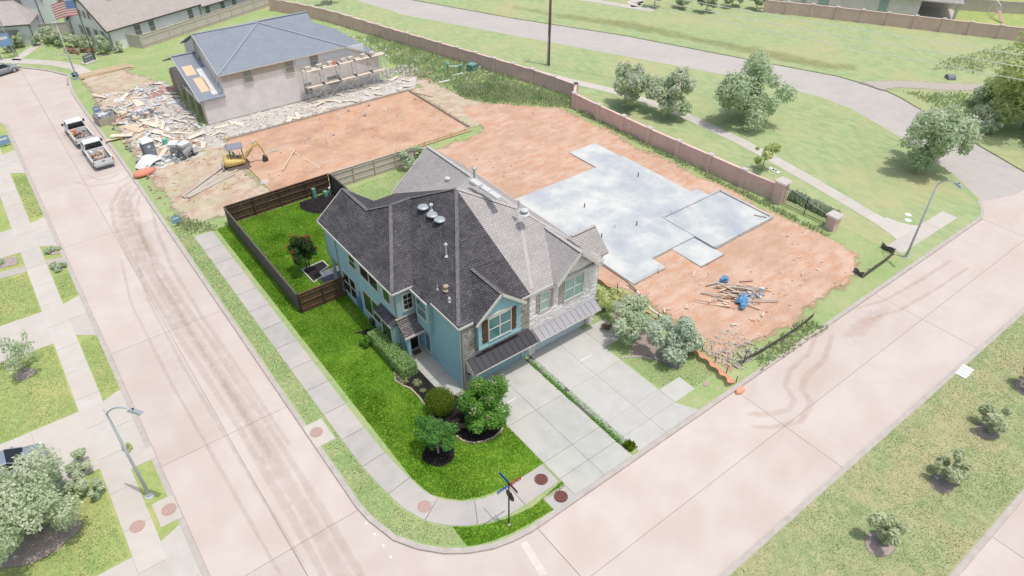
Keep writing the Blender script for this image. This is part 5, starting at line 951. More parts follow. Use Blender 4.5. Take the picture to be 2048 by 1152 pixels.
def pickup(label, loc, rz):
    t = thing('pickup_truck', label, 'truck', loc, rz, 'white pickups parked along west street'); b = MB(); Wd = .98
    loft(b,[sec(y,w_,.45,zs,zt) for y,w_,zs,zt in ((.15,.97,1.05,1.07),(1.4,.98,1.1,1.16),(1.9,.97,1.12,1.2),(2.75,.92,1.05,1.12),(2.95,.8,.9,.92))]); b.box(-.6,.6,-2.9,.2,.42,.62); obj('body', b,'truck_white',t,False)
    bd = MB(); bd.box(-Wd,-Wd+.1,-2.95,.15,.5,1.12); bd.box(Wd-.1,Wd,-2.95,.15,.5,1.12); bd.box(-Wd+.1,Wd-.1,.05,.15,.5,1.15); bl_ = obj('cargo_bed', bd,'truck_white',t); obj('bed_floor', MB().box(-Wd+.1,Wd-.1,-2.95,.05,.6,.66),'bed_dark',bl_); tg = obj('tailgate', MB().box(-Wd+.1,Wd-.1,-3.0,-2.93,.55,1.1),'truck_white',t); obj('handle', MB().box(-.15,.15,-3.02,-3.0,.9,.97),'steel_dark',tg)
    g = MB(); loft(g,[[(-a,y,1.08),(-c,y,z),(c,y,z),(a,y,1.08)] for y,a,c,z in ((.15,.9,.78,1.5),(.3,.92,.76,1.8),(1.3,.92,.76,1.82),(2.05,.9,.84,1.18))]); obj('windows', g,'glass_dark',t)
    r_ = MB(); loft(r_,[[(-c,y,z),(-c*.88,y,z+.07),(c*.88,y,z+.07),(c,y,z)] for y,c,z in ((.2,.8,1.76),(.4,.83,1.8),(1.1,.83,1.82),(1.4,.78,1.78))]); obj('cab_roof', r_,'truck_white',t)
    pl = MB()
    for s in (-1,1): pl.beam((s*.78,1.35,1.8),(s*.88,2.05,1.16),.08,.06); pl.beam((s*.92,.85,1.08),(s*.78,.85,1.8),.1,.05); pl.beam((s*.91,.2,1.08),(s*.79,.25,1.78),.12,.05)
    obj('pillars', pl,'truck_white',t); wheels(t,(-1.9,1.85),.86,.4); obj('bumper', MB().box(-.9,.9,-3.12,-3.0,.42,.62),'galv',t)
    for s in (-1,1): obj('tail_light', MB().box(s*.93-.06,s*.93+.06,-3.0,-2.96,.78,1.06),'lamp_red',t); obj('mirror', MB().rbox(s*1.1,1.5,1.2,.2,.12,.26),'steel_dark',t); obj('headlight', MB().rbox(s*.7,2.9,.8,.3,.1,.18),'lamp_white',t)
    return t
tk = (5.75,80.3,0); tk2 = (5.35,86.9,0)
pickup('white pickup nearest the camera with its bed full of tools',tk,math.radians(2)); pickup('white pickup in front, with an orange cooler in its bed',tk2,math.radians(3))
def junk(name, label, cat, c, sx, sy, n, cols, z, hmax=.35, sd=1, smin=.12, smax=.5):
    rr = random.Random(sd); t = thing(name, label, cat, (c[0],c[1],z))
    for m in cols:
        for i in range(n):
            b = MB(); b.rbox(rr.uniform(-sx,sx),rr.uniform(-sy,sy),rr.uniform(0,hmax*.5),rr.uniform(smin,smax),rr.uniform(smin*.6,smax*.5),rr.uniform(.05,hmax),rr.uniform(0,3.14),.1,.1)
            obj('debris', b, m, t)
    return t
junk('tool_load','heap of pale tools and bags in the nearer pickup bed','tools',(tk[0],tk[1]-1.4),.55,1.1,9,('lumber','clod','bed_dark','white_paint'),.67,.4,3); junk('tool_load','heap of boards and tools in the front pickup bed','tools',(tk2[0],tk2[1]-1.5),.55,1.1,8,('lumber_red','bed_dark','lumber_grey'),.67,.35,4)
tag(obj('water_cooler', MB().lathe([(.2,0),(.22,.5),(.2,.55),(.12,.6)],(tk2[0]-.5,tk2[1]-.9,.9),12),'orange_bag'),'orange drink cooler in the front pickup bed','cooler'); tag(obj('jug', MB().lathe([(.14,0),(.15,.3),(.06,.38)],(tk2[0]-.75,tk2[1]-1.1,.9),10),'yellow'),'yellow jug beside the orange cooler','jug')
# ---------------------------------------------------------------- new foundation
fs = thing('foundation_slab','new pale grey concrete house foundation on orange soil','foundation',(43,38,LZ),world=True)
SP = [(35.2,45.95),(46.5,45.95),(46.5,45.96),(50.4,45.96),(50.4,36.6),(51.3,36.6),(51.3,35.0),(44.6,35.0),(44.6,31.1),(39.0,31.1),(39.0,29.5),(35.2,29.5)]
obj('main_slab', MB().prism(SP,0,.46),'slab',fs); obj('rear_patio_slab', MB().box(46.5,50.3,45.97,50.3,0,.36),'slab',fs); obj('garage_slab', MB().box(44.62,52.9,28.8,34.98,0,.38),'slab',fs); obj('porch_slab', MB().box(41.6,44.6,27.8,31.08,0,.32),'slab',fs)
e = MB()
for a,b_ in (((35.2,29.5),(39.0,29.5)),((35.2,29.5),(35.2,45.95)),((39.0,31.1),(41.6,31.1)),((44.62,28.8),(52.9,28.8)),((41.6,27.8),(44.6,27.8))): e.beam((a[0]-.02,a[1]-.02,.2),(b_[0]-.02,b_[1]-.02,.2),.06,.36)
obj('slab_edge', e,'slab_edge',fs)
for a,b_ in (((44.62,35.0),(52.9,35.0)),((44.62,28.8),(44.62,35.0)),((52.85,28.8),(52.85,35.0)),((35.4,29.7),(38.9,29.7)),((44.6,28.9),(52.8,28.9))): obj('stem_curb', MB().beam((a[0],a[1],.46),(b_[0],b_[1],.46),.14,.12),'slab',fs)
obj('floor_drain_pit', MB().prism(GL([(1150,440),(1168,430),(1187,440),(1168,449)],.47),.455,.466),'soil_rough',fs)
for i,(px,py) in enumerate(((1276,353),(1342,427),(1169,415),(1230,455),(1273,451),(1184,471),(1203,475),(1434,495))):
    x,y = G(px,py,.46); obj('pipe_stub', MB().tube([(x,y,.44),(x,y,.46+.45)],.05,7),'pipe_white' if i%2 else 'steel_dark',fs)
for i,(px,py) in enumerate(((1503,458),(1318,539),(1265,575),(1520,435))): x,y = G(px,py,.3); obj('form_board', MB().rbox(x,y,.3,1.1,.08,.2,i*.7),'lumber_grey',fs)
# pad with form boards and pipes
fb = thing('form_boards','row of form boards and stakes round the orange soil pad','formwork',(30,62,LZ),world=True)
for a,b_ in (((41.45,61.9),(41.45,75.6)),((41.4,75.7),(18,75.7)),((30.5,61.6),(41.4,61.7))):
    d = Vector((b_[0]-a[0],b_[1]-a[1],0)); n = max(1,round(d.length/3.6))
    for i in range(n): p,q = [(a[0]+d.x*k/n,a[1]+d.y*k/n) for k in (i+.01,i+.99)]; obj('board', MB().beam((p[0],p[1],.32),(q[0],q[1],.32),.05,.36),'lumber_grey' if a[1] > 61.65 else 'lumber',fb)
    for i in range(n*2): obj('stake', MB().rbox(a[0]+d.x*(i+.5)/(2*n)+.08,a[1]+d.y*(i+.5)/(2*n)-.1,.1,.05,.05,.65),'lumber',fb)
for i,(px,py) in enumerate(((727,235),(778,222),(728,223),(694,226),(646,259),(677,240),(664,275),(612,287),(621,278),(735,215))):
    x,y = G(px,py,.25); t = thing('plumbing_stub','white plumbing riser sticking out of the soil pad','pipe',(x,y,.15),group='white risers on the soil pad'); obj('riser', MB().tube([(0,0,0),(0,0,.75)],.06,7),'pipe_white',t)
    if i%3 == 0: obj('riser', MB().tube([(.3,.1,0),(.3,.1,.7)],.06,7),'pipe_white',t); obj('wrap', MB().lathe([(.1,0),(.1,.3)],(.3,.1,0),7),'steel_dark',t)
# ---------------------------------------------------------------- unfinished house
U = thing('unfinished_house','unfinished pale brick house with new grey roof and scaffolding','house',(28,87,LZ),world=True)
wb = MB(); wb.box(20.5,36.2,81.2,94.2,.02,5.5); wb.box(17.9,20.5,81.2,81.5,.02,3.1); wb.box(17.9,20.5,93.7,94.0,.02,3.1)
wb.add([(36.2,81.2,.02),(40.6,81.2,.02),(40.6,81.2,3.5),(36.2,81.2,5.5),(36.2,94.2,.02),(40.6,94.2,.02),(40.6,94.2,3.5),(36.2,94.2,5.5)],[(0,1,2,3),(1,5,6,2),(5,4,7,6),(2,6,7,3)])
wb.add([(20.5,81.2,5.5),(20.5,94.2,5.5),(20.5,87.7,8.3),(21,81.2,5.5),(21,94.2,5.5),(21,87.7,8.3)],[(0,2,1),(3,4,5),(0,3,5,2),(1,2,5,4)])
obj('wall', wb,'brick_white',U,uv=True)
obj('sheathing_strip', MB().box(29.5,38.6,81.12,81.2,4.55,5.45),'sheathing',U); obj('sheathing_strip', MB().box(20.6,29.3,81.14,81.2,4.6,5.45),'fence_pale_rail',U); obj('foundation', MB().box(17.85,40.7,81.0,81.19,.02,.3),'slab_edge',U)
for x0,x1 in ((23.05,24.05),(28.15,29.15),(31.35,32.35)): window(U,'y',81.15,x0,x1,3.95,5.38,1,2,'glass_grey',fw=.06)
for x0,x1,z0,z1 in ((30.1,31.0,.8,2.2),(33.2,34.8,1.3,2.3)): obj('opening', MB().box(x0,x1,81.1,81.2,z0,z1),'glass_grey',U)
TU = (28,87.3,8.5); GU = (20.2,87.7,8.45); EZ = 5.62
roof(U,[[(20.2,80.85,EZ),(36.2,80.85,EZ),TU,GU], [GU,TU,(36.2,94.6,EZ),(20.2,94.6,EZ)], [TU,(36.2,80.85,EZ),(36.2,94.6,EZ)], [(36.2,80.85,EZ),(41.0,80.85,3.42),(41.0,94.6,3.42),(36.2,94.6,EZ)],
         [(27,91.5,7.3),(36,91.5,7.3),(36,88.5,5.75),(30.5,88.5,6.4)], [(36,91.5,7.3),(27,91.5,7.3),(27,96,5.2),(36,96,5.2)],
         [(17.5,80.9,3.15),(20.5,80.9,3.15),(20.5,88.8,6.05),(17.5,88.8,6.05)], [(17.5,88.8,6.05),(20.5,88.8,6.05),(20.5,94.4,4.0),(17.5,94.4,4.0)]],'shingle_new',.12)
caps(U,[(TU,(36.2,80.85,EZ)),(GU,TU),((20.3,80.95,EZ+.05),TU),((17.5,88.8,6.1),(20.4,88.8,6.1)),((27.5,91.5,7.35),(36,91.5,7.35))],'ridge_new',.35)
gutter(U,(20.2,80.84,EZ),(36.2,80.84,EZ),'trim',.05,-.1,'fascia'); obj('rake_board', MB().beam((36.2,80.84,EZ-.08),(41,80.84,3.34),.05,.2),'trim',U); obj('rake_board', MB().beam((20.18,87.7,8.36),(20.18,80.85,EZ-.1),.05,.22),'trim',U); obj('rake_board', MB().beam((17.48,88.8,5.96),(17.48,80.9,3.05),.05,.22),'trim',U)
obj('roof_step_flashing', MB().beam((20.42,81.2,3.3),(20.42,87.5,5.65),.06,.3),'sheathing',U)
for x,y0,y1,m in ((19.0,82.2,84.6,'plywood'),(18.6,85.2,86.8,'plywood'),(19.95,81.5,86.0,'paper_white')):
    z = lambda y: 3.15+(y-80.9)*.367+.02
    obj('roof_sheet', MB().slab([(x-.7,y0,z(y0)),(x+.45,y0,z(y0)),(x+.45,y1,z(y1)),(x-.7,y1,z(y1))],.03),m,U)
obj('header_beam', MB().box(17.75,17.95,81.2,88,2.4,2.9),'trim',U)
for y in (81.6,84.5,87.5,90.5,93.6): obj('porch_post', MB().box(17.75,17.95,y-.1,y+.1,.02,2.9),'lumber',U)
for i,y in enumerate((82,82.9,83.8)): obj('wall_stud', MB().beam((20.3-.05*i,y,5.1),(20.3,y+1.0,3.2),.08,.08),'sheathing',U)
obj('gable_stud', MB().box(20.1,20.3,87.4,87.6,5.6,8.3),'lumber_grey',U)
pu = lambda x,y: EZ+(y-80.85)*.446
for px,py,h in ((500,87,.6),(513,86,.4),(540,103,.6),(468,121,.6),(514,122,.6),(552,66,1.2),(518,39,1.4),(641,80,.6),(684,90,.6),(657,80,.5)): pipe(U,px,py,pu,h,.06,'vent_pale',False)
# scaffold
SC = thing('scaffold','scaffold with plank decks along the unfinished brick wall','scaffold',(35,80.2,LZ),world=True); xs_ = [29.9,32.1,34.3,36.5,38.7,40.6]
for x in xs_:
    for y in (79.5,80.75): obj('upright', MB().tube([(x,y,.1),(x,y,4.6)],.045,6),'steel_grey',SC)
    for z in (1.0,2.0,3.0,4.0): obj('ledger', MB().tube([(x,79.5,z),(x,80.75,z)],.035,5),'steel_grey',SC)
for a,b_ in zip(xs_[:-1],xs_[1:]):
    obj('brace', MB().tube([(a,79.5,.3),(b_,79.5,1.9)],.025,5),'steel_grey',SC); obj('brace', MB().tube([(a,79.5,1.9),(b_,79.5,.3)],.025,5),'steel_grey',SC)
    for z,y0 in ((2.1,79.55),(2.12,80.0),(4.05,79.6),(4.07,80.1)): obj('plank', MB().box(a-.1,b_+.15,y0,y0+.38,z,z+.06),'deck',SC)
for i,x in enumerate((30.5,32.0,33.4,35.2,36.2,37.9,39.2)): tag(obj('brick_stack', MB().rbox(x,80.2,4.14,.75,.5,.36,.1*i,.1,.1),'cap_stone'),'pale brick stack on the upper scaffold deck','bricks','brick stacks on the scaffold')
tag(obj('bucket', MB().lathe([(.14,0),(.17,.4)],(33.9,79.9,4.14),10),'orange_bag'),'orange bucket on the upper scaffold deck','bucket')
# ---------------------------------------------------------------- plant and site clutter
x,y = G(484,336); t = thing('mini_excavator','yellow mini excavator with dark canopy on the churned soil','excavator',(x-.2,y+.3,LZ),math.radians(-12))
for s in (-1,1):
    b = MB(); pr2 = [(-1.0,.0),(1.0,.0),(1.2,.22),(1.0,.46),(-1.0,.46),(-1.2,.22)]; b.add([(px_,s*.62-.17,z) for px_,z in pr2]+[(px_,s*.62+.17,z) for px_,z in pr2],[tuple(range(6)),tuple(range(6,12))[::-1]]+[(i,6+i,6+(i+1)%6,(i+1)%6) for i in range(6)]); o = obj('track', b,'track',t)
    for k in range(9): obj('track_pad', MB().rbox(-.95+k*.24,s*.62,.46,.14,.36,.03),'steel_dark',o)
obj('undercarriage', MB().rbox(0,0,.2,1.2,.9,.35),'steel_dark',t); obj('blade', MB().box(-1.6,-1.45,-.85,.85,.08,.5),'track',t); obj('blade_arm', MB().box(-1.5,-.6,-.3,.3,.25,.35),'track',t)
b = MB(); loft(b,[[(-1.15+.02,-.7*k,.62+.08),(-1.15,-.75*k,.9),(-1.0,-.7*k,1.35),(-1.0,.7*k,1.35),(-1.15,.75*k,.9),(-1.13,.7*k,.7)] if False else [(xx,-w_,.62),(xx,-w_-.04,1.0),(xx,-w_*.9,zt),(xx,w_*.9,zt),(xx,w_+.04,1.0),(xx,w_,.62)] for xx,w_,zt in ((-1.35,.45,1.05),(-1.2,.7,1.28),(-.7,.78,1.36),(-.3,.74,1.22),(.75,.6,.95))]); obj('house_body', b,'yellow',t,True)
obj('seat', MB().rbox(.05,.1,.95,.5,.5,.2),'dark_plastic',t); obj('seat_back', MB().rbox(-.22,.1,1.05,.14,.5,.6),'dark_plastic',t); obj('control_levers', MB().beam((.45,.35,.95),(.4,.35,1.45),.06,.06).beam((.45,-.15,.95),(.4,-.15,1.45),.06,.06),'steel_dark',t)
for cx,cy in ((-.55,-.6),(-.55,.65),(.7,-.55),(.7,.6)): obj('canopy_post', MB().tube([(cx,cy,.95),(cx*.92,cy*.95,2.35)],.035,6),'steel_dark',t)
obj('canopy', MB().rbox(.05,.03,2.35,1.6,1.45,.12,0,.12,.12),'canopy',t)
bm = [(.75,0,.9),(1.3,0,1.7),(2.0,0,2.25),(2.5,0,2.2)]; bo = obj('boom', MB().tube(bm,[.16,.17,.15,.11],6),'yellow',t); ar2 = obj('dipper_arm', MB().tube([(2.35,0,2.4),(2.65,0,1.7),(2.85,0,.75)],[.12,.11,.08],6),'yellow',t); obj('hydraulic_ram', MB().tube([(1.0,0,1.0),(1.7,0,1.75)],.06,6),'galv',bo); obj('hydraulic_ram', MB().tube([(1.7,0,2.35),(2.4,0,2.55)],.05,6),'galv',ar2)
b = MB(); q = [(2.6,.75),(3.0,.7),(3.05,.35),(2.8,.12),(2.5,.25)]; b.add([(a,-.3,z) for a,z in q]+[(a,.3,z) for a,z in q],[tuple(range(5)),tuple(range(5,10))[::-1]]+[(i,5+i,6+i,i+1) for i in range(4)]); obj('bucket', b,'steel_dark',t)
def mixer(label, px, py, rz):
    x,y = G(px,py); t = thing('cement_mixer', label, 'mixer', (x,y,LZ), rz, 'white cement mixers'); b = MB(); prof = [(-.75,.3),(-.6,.46),(.1,.5),(.5,.36),(.75,.24)]; n = 14
    vs = [(xx*.92, r*math.cos(2*math.pi*k/n), 1.15+xx*.35+r*math.sin(2*math.pi*k/n)) for xx,r in prof for k in range(n)]; b.add(vs,[(i*n+k,i*n+(k+1)%n,(i+1)*n+(k+1)%n,(i+1)*n+k) for i in range(4) for k in range(n)]+[tuple(range(n))]); obj('drum', b,'galv',t,True)
    obj('hopper', MB().rbox(-.2,0,1.55,.9,.8,.35,0,-.3,-.2),'paper_white',t); obj('chassis', MB().box(-1.0,1.2,-.1,.1,.45,.55),'steel_grey',t); obj('engine_cover', MB().rbox(.85,0,.5,.6,.6,.6,0,.1,.1),'paper_white',t); obj('tow_bar', MB().beam((1.2,0,.5),(2.1,0,.35),.07,.07),'steel_grey',t); wheels(t,(0,),.62,.34); obj('frame', MB().beam((-.5,-.45,.5),(-.3,-.45,1.2),.08,.08).beam((-.5,.45,.5),(-.3,.45,1.2),.08,.08),'steel_grey',t)
mixer('white cement mixer beside the washed-out patch, on the right',379,317,.4); mixer('white cement mixer nearer the portable toilet',357,316,1.0)
x,y = G(303,316); t = thing('portable_toilet','dark grey portable toilet with white roof on the building site','toilet',(x,y,LZ),math.radians(8)); obj('cabin', MB().rbox(0,0,.05,1.15,1.15,1.95,0,.04,.04),'potty',t); d_ = obj('door', MB().box(-.42,.42,-.6,-.56,.12,1.9),'potty',t); obj('handle', MB().box(.28,.36,-.63,-.6,1.0,1.12),'white_paint',d_); obj('door_plate', MB().box(-.2,.12,-.615,-.6,1.45,1.65),'white_paint',d_); obj('roof', MB().rbox(0,0,2.0,1.25,1.25,.22,0,.25,.25),'white_paint',t); obj('vent_stack', MB().tube([(.35,.35,1.9),(.35,.35,2.5)],.05,7),'white_paint',t); obj('skid', MB().rbox(0,0,0,1.25,1.25,.08),'lumber_grey',t)
def board(label, a, b_, m, w_=.25, h=.06, z=LZ+.03, group=None, z1=None): return tag(obj('timber_board', MB().beam((a[0],a[1],z),(b_[0],b_[1],z if z1 is None else z1),w_,h),m),label,'board',group)
for i,(a,b_) in enumerate((((232,277),(270,268)),)): pass
FAN = [((368,398),(455,330),.3),((372,397),(462,334),.3),((370,399),(468,338),.28),((376,398),(476,343),.3),((378,399),(470,352),.28),((366,398),(448,337),.25)]
for i,(a,b_,w_) in enumerate(FAN): board('grey plank in the fanned bundle on the churned soil',G(*a),G(*b_),'lumber_grey',w_,.09,LZ+.12+.03*i,'fanned planks on the soil')
board('single grey plank below the fanned bundle',G(392,396),G(457,380),'lumber_grey',.25,.08,LZ+.1); board('long pale board leaning across the soil pad corner',G(566,347),G(592,303),'lumber',.14,.06,LZ+.35)
for i in range(3): board('white steel channel behind the rear lot fence',G(522,370-i*3),G(634+3*i,341-i*2),'paper_white',.14,.1,LZ+.08,'white channels behind the lot fence')
for i,(a,b_,m,w_,l) in enumerate((((506,316),(575,298),'lumber_grey',.3,'white form board beyond the excavator'),((575,298),(640,340),'lumber',.15,'form board running to the lot fence corner'),((805,162),(868,147),'lumber_red',.18,'long reddish board across the weeds'),((820,185),(866,196),'lumber',.15,'short board at the far pad corner'),((212,285),(248,277),'lumber',.45,'plywood strip at the kerb below the trash bin'),((255,256),(285,266),'plywood',.9,'sheet of plywood by the portable toilet'),((302,242),(332,267),'lumber',.22,'pale plank behind the portable toilet'),((305,247),(340,270),'lumber',.18,'second pale plank behind the portable toilet'),((300,225),(328,233),'lumber_red',.25,'reddish plank in the rubbish'),((288,240),(298,258),'lumber',.3,'short upright-looking plank by the rubbish heap'),((330,208),(352,200),'lumber_grey',.2,'plank on the white lime'),((228,205),(250,203),'paper_white',.9,'white sheet on the lime'),((335,210),(360,205),'paper_white',.9,'white panel in front of the unfinished house'))):
    board(l,G(*a),G(*b_),m,w_,.05,LZ+.2,z1=LZ+.24)
for k in range(12): # lumber stack at the cul-de-sac
    r_,c_ = divmod(k,5); board('pale board in the lumber stack by the cul-de-sac',(9.3+R.uniform(-.4,.4),105.0+c_*.42+r_*.15),(15.3+R.uniform(-.7,.6),105.4+c_*.44+r_*.12+R.uniform(-.15,.15)),'lumber',.2,.1,LZ+.08+r_*.13,'boards stacked by the cul-de-sac')
for k in range(6): board('reddish board in the stack before the unfinished house',(14.2+.1*k,92.6+k*.32),(19.0+.1*k,94.2+k*.32),'lumber_red',.26,.12,LZ+.1+(k%2)*.12,'reddish boards before the unfinished house')
x,y = G(213,247); t = thing('trash_bin','open plywood trash bin beside the kerb on the site','bin',(x+.2,y+.3,LZ),.15); b = MB(); b.box(-1.1,-1.04,-.9,.9,0,1.1); b.box(1.04,1.1,-.9,.9,0,1.1); b.box(-1.04,1.04,.84,.9,0,1.1); b.box(-1.04,1.04,-.9,-.84,0,.9); obj('side_panels', b,'lumber_grey',t); obj('floor', MB().box(-1.04,1.04,-.84,.84,0,.06),'plywood',t)
for i in range(6): obj('batten', MB().box(-1.04+i*.416-.04,-1.04+i*.416+.04,-.94,-.9,0,.95),'fence_pale_rail',t)
junk('rubbish','white boards and bags filling the plywood trash bin','rubbish',(x+.2,y+.5),.7,.55,9,('paper_white','galv'),LZ+.5,.6,8,.3,.9)
x,y = G(287,235); junk('rubbish_heap','heap of torn sheets and rubbish in the middle of the site','rubbish',(x,y),1.8,1.3,14,('galv','dark_plastic','lumber','paper_white'),LZ,.55,9,.2,.9); x,y = G(300,345); junk('rubbish_heap','white sacks and scrap near the mixers','rubbish',(x+1.6,y+1.4),1.5,.9,12,('paper_white','galv','steel_grey'),LZ,.4,10,.2,.7)
x,y = G(305,330); t = thing('tarp_sheet','large curled white sheet lying by the orange bag','sheet',(x,y,LZ),.5); b = MB(); n = 9; b.add([(-1.5+3*i/8,-.7,.12+.5*math.sin(i/8*3.1)) for i in range(n)]+[(-1.5+3*i/8,.8,.2+.75*math.sin(i/8*3.1)) for i in range(n)],[(i,i+1,n+i+1,n+i) for i in range(n-1)]); b.add([(p[0],p[1],p[2]-.04) for p in b.v[:2*n]],[(n+i,n+i+1,i+1,i) for i in range(n-1)]); obj('sheet', b,'tarp',t)
x,y = G(290,350); t = thing('orange_bag','bulging orange debris bag at the kerb','bag',(x,y,LZ),.2); b = MB(); b.lathe([(.55,0),(.95,.15),(1.0,.35),(.75,.55),(.3,.68),(.05,.72)],(0,0,0),14,1.15,.6); obj('bag', b,'orange_bag',t,True); obj('tie', MB().lathe([(.12,.66),(.16,.74),(.08,.85)],(0,0,0),8),'paper_white',t)
for i,(a,b_) in enumerate((((298,338),(320,352)),((303,336),(325,346)),((296,342),(316,355)))): tag(obj('steel_bar', MB().tube([(*G(*a),LZ+.3),(*G(*b_),LZ+.12)],.04,5),'steel_grey'),'steel bar leaning by the white sheet','bar','steel bars by the white sheet')
x,y = G(333,292); t = thing('water_barrel','teal barrel behind the mixers','barrel',(x,y,LZ)); obj('drum', MB().lathe([(.28,0),(.3,.3),(.28,.6),(.3,.85),(.12,.9)],(0,0,0),14),'teal',t); obj('lid', MB().lathe([(.13,.9),(.13,.98)],(0,0,0),10),'white_paint',t)
for i,(px,py,l) in enumerate(((455,285,'left'),(455,382,'lower'))): 
    x,y = G(px,py); t = thing('sawhorse','yellow trestle frame at the '+('pad corner behind the excavator' if i == 0 else 'foot of the fanned planks'),'trestle',(x,y,LZ))
    obj('leg', MB().beam((-.5,0,0),(-.05,0,.95),.05,.05),'yellow',t); obj('leg', MB().beam((.6,0,0),(.05,0,.95),.05,.05),'yellow',t); obj('crossbar', MB().beam((-.3,0,.4),(.35,0,.45),.04,.05),'yellow',t)
def rubble(label, P, n, m, s, sd, z=LZ+.04):
    rr = np.random.default_rng(sd); P = [tuple(p) for p in P]; xs=[p[0] for p in P]; ys=[p[1] for p in P]; b = MB(); k = 0
    while k < n:
        x,y = rr.uniform(min(xs),max(xs)),rr.uniform(min(ys),max(ys))
        if inside(P,np.array([x]),np.array([y]))[0]: b.rbox(x,y,z+rr.uniform(-.02,.05),s*rr.uniform(.4,1.6),s*rr.uniform(.3,.8),s*rr.uniform(.2,.7),rr.uniform(0,3.14),.3,.3); k += 1
    tag(obj('rubble', b, m),label,'rubble',kind='stuff')
rubble('broken white brick strewn along the unfinished wall',[(17,76.8),(42,77.3),(43,80.6),(16,80.6)],650,'cap_stone',.28,21); rubble('dark scraps strewn along the unfinished wall',[(17,76.8),(42,77.3),(43,80.6),(16,80.6)],200,'dark_plastic',.22,26); rubble('white rubble before the unfinished house',[(9,77),(17.5,80),(17.3,99),(10,98)],520,'paper_white',.3,22); rubble('brown scraps before the unfinished house',[(8,62),(17,66),(17.3,99),(8.4,98)],260,'clod',.3,23); rubble('grey scraps before the unfinished house',[(8.5,72),(17,76),(17.3,97),(8.8,96)],260,'dark_plastic',.24,27); rubble('pale clods on the orange soil lot',[(33.6,19),(54,19),(54,60),(44,66),(35,61)],450,'clod',.16,24); rubble('rubble at the scaffold end of the wall',[(41.5,80),(46,79.5),(47,84),(42,84)],120,'cap_stone',.4,25); rubble('litter on the weedy strip',GL([(640,40),(720,60),(1020,160),(960,190),(820,140)]),60,'paper_white',.35,28)
rubble('earth clods on the soil pad',[(18.5,62.2),(41,62.2),(41,75.2),(18.5,75.2)],160,'clod',.16,31,LZ+.16); rubble('grey stony spoil at the edge of the soil lot',GL([(1390,690),(1470,650),(1520,700),(1490,740),(1440,730)]),260,'lumber_grey',.2,32)
def scraps(label, P, n, m, sd, smin=.3, smax=1.3):
    rr = np.random.default_rng(sd); xs=[p[0] for p in P]; ys=[p[1] for p in P]; b = MB(); k = 0
    while k < n:
        x,y = rr.uniform(min(xs),max(xs)),rr.uniform(min(ys),max(ys))
        if inside(P,np.array([x]),np.array([y]))[0]:
            l,a = rr.uniform(smin,smax),rr.uniform(0,3.14); w_ = l*rr.uniform(.08,.4); dx,dy = math.cos(a)*l/2,math.sin(a)*l/2; z = LZ+rr.uniform(.08,.3); b.beam((x-dx,y-dy,z),(x+dx,y+dy,z+rr.uniform(-.1,.25)),w_,.04); k += 1
    tag(obj('site_scraps', b, m),label,'scraps',kind='stuff')
SITE = [(8.6,74),(12,72.5),(17.4,76.5),(17.4,98),(9.4,97)]
scraps('white sheet scraps strewn over the building site',SITE,120,'paper_white',41); scraps('pale timber scraps strewn over the building site',SITE,110,'deck',42,.4,2.2); scraps('grey scraps strewn over the building site',SITE,70,'galv',43,.2,.8); scraps('reddish scraps strewn over the building site',SITE,40,'lumber_red',44,.3,1.6); scraps('timber offcuts along the unfinished wall',[(17,76),(42,76.4),(44,80.6),(16,80.6)],90,'deck',45,.3,1.6); scraps('twiggy scraps on the orange soil lot',[(34,19),(54,19),(54,28),(34,28)],60,'deck',46,.1,.45)
def small_sign(name, label, px, py, m, h=1.2, w_=.6, ph=.6, rz=0., legs=1, post='sign_dark'):
    x,y = G(px,py); t = thing(name, label, 'sign', (x,y,LZ), rz)
    for s in ((0,) if legs == 1 else (-w_/2,w_/2)): obj('post', MB().rbox(s,0,0,.08,.08,h),post,t)
    p = obj('panel', MB().box(-w_/2,w_/2,-.06,-.02,h-ph,h),m,t); obj('panel_band', MB().box(-w_*.36,w_*.36,-.066,-.06,h-ph*.45,h-ph*.25),'white_paint',p); return t
small_sign('lot_sign','blue lot sign on the verge beside the churned soil',356,452,'sign_blue_pale',1.1,.75,.7,.1); small_sign('lot_sign','dark and blue sign post at the site kerb',200,237,'sign_blue_pale',1.5,.8,.8,.1); small_sign('lot_sign','small blue sign fixed at the cul-de-sac lamp',153,158,'blue_sign',.9,.7,.6); small_sign('lot_sign','blue lot sign at the upper left lawn edge',12,292,'sign_blue_pale',1.2,1.1,1.0,.15); small_sign('lot_sign','dark lot sign in the grass by the orange fence',1487,727,'sign_dark',1.2,.7,.8,.3)
small_sign('builder_sign','large blue board on two posts by the flagpole',20,117,'sign_blue_pale',3.4,2.0,1.7,.1,2)
x,y = G(180,124); t = thing('monument_sign','low dark monument sign on a pale base in the grass','sign',(x,y,LZ),.5); obj('base', MB().rbox(0,0,0,2.2,1.2,.12),'cap_stone',t); obj('panel', MB().rbox(0,0,.12,1.7,.25,1.0,0,.1,.2),'dark_plastic',t); obj('letters_band', MB().rbox(0,-.14,.75,1.2,.03,.12),'steel_grey',t)
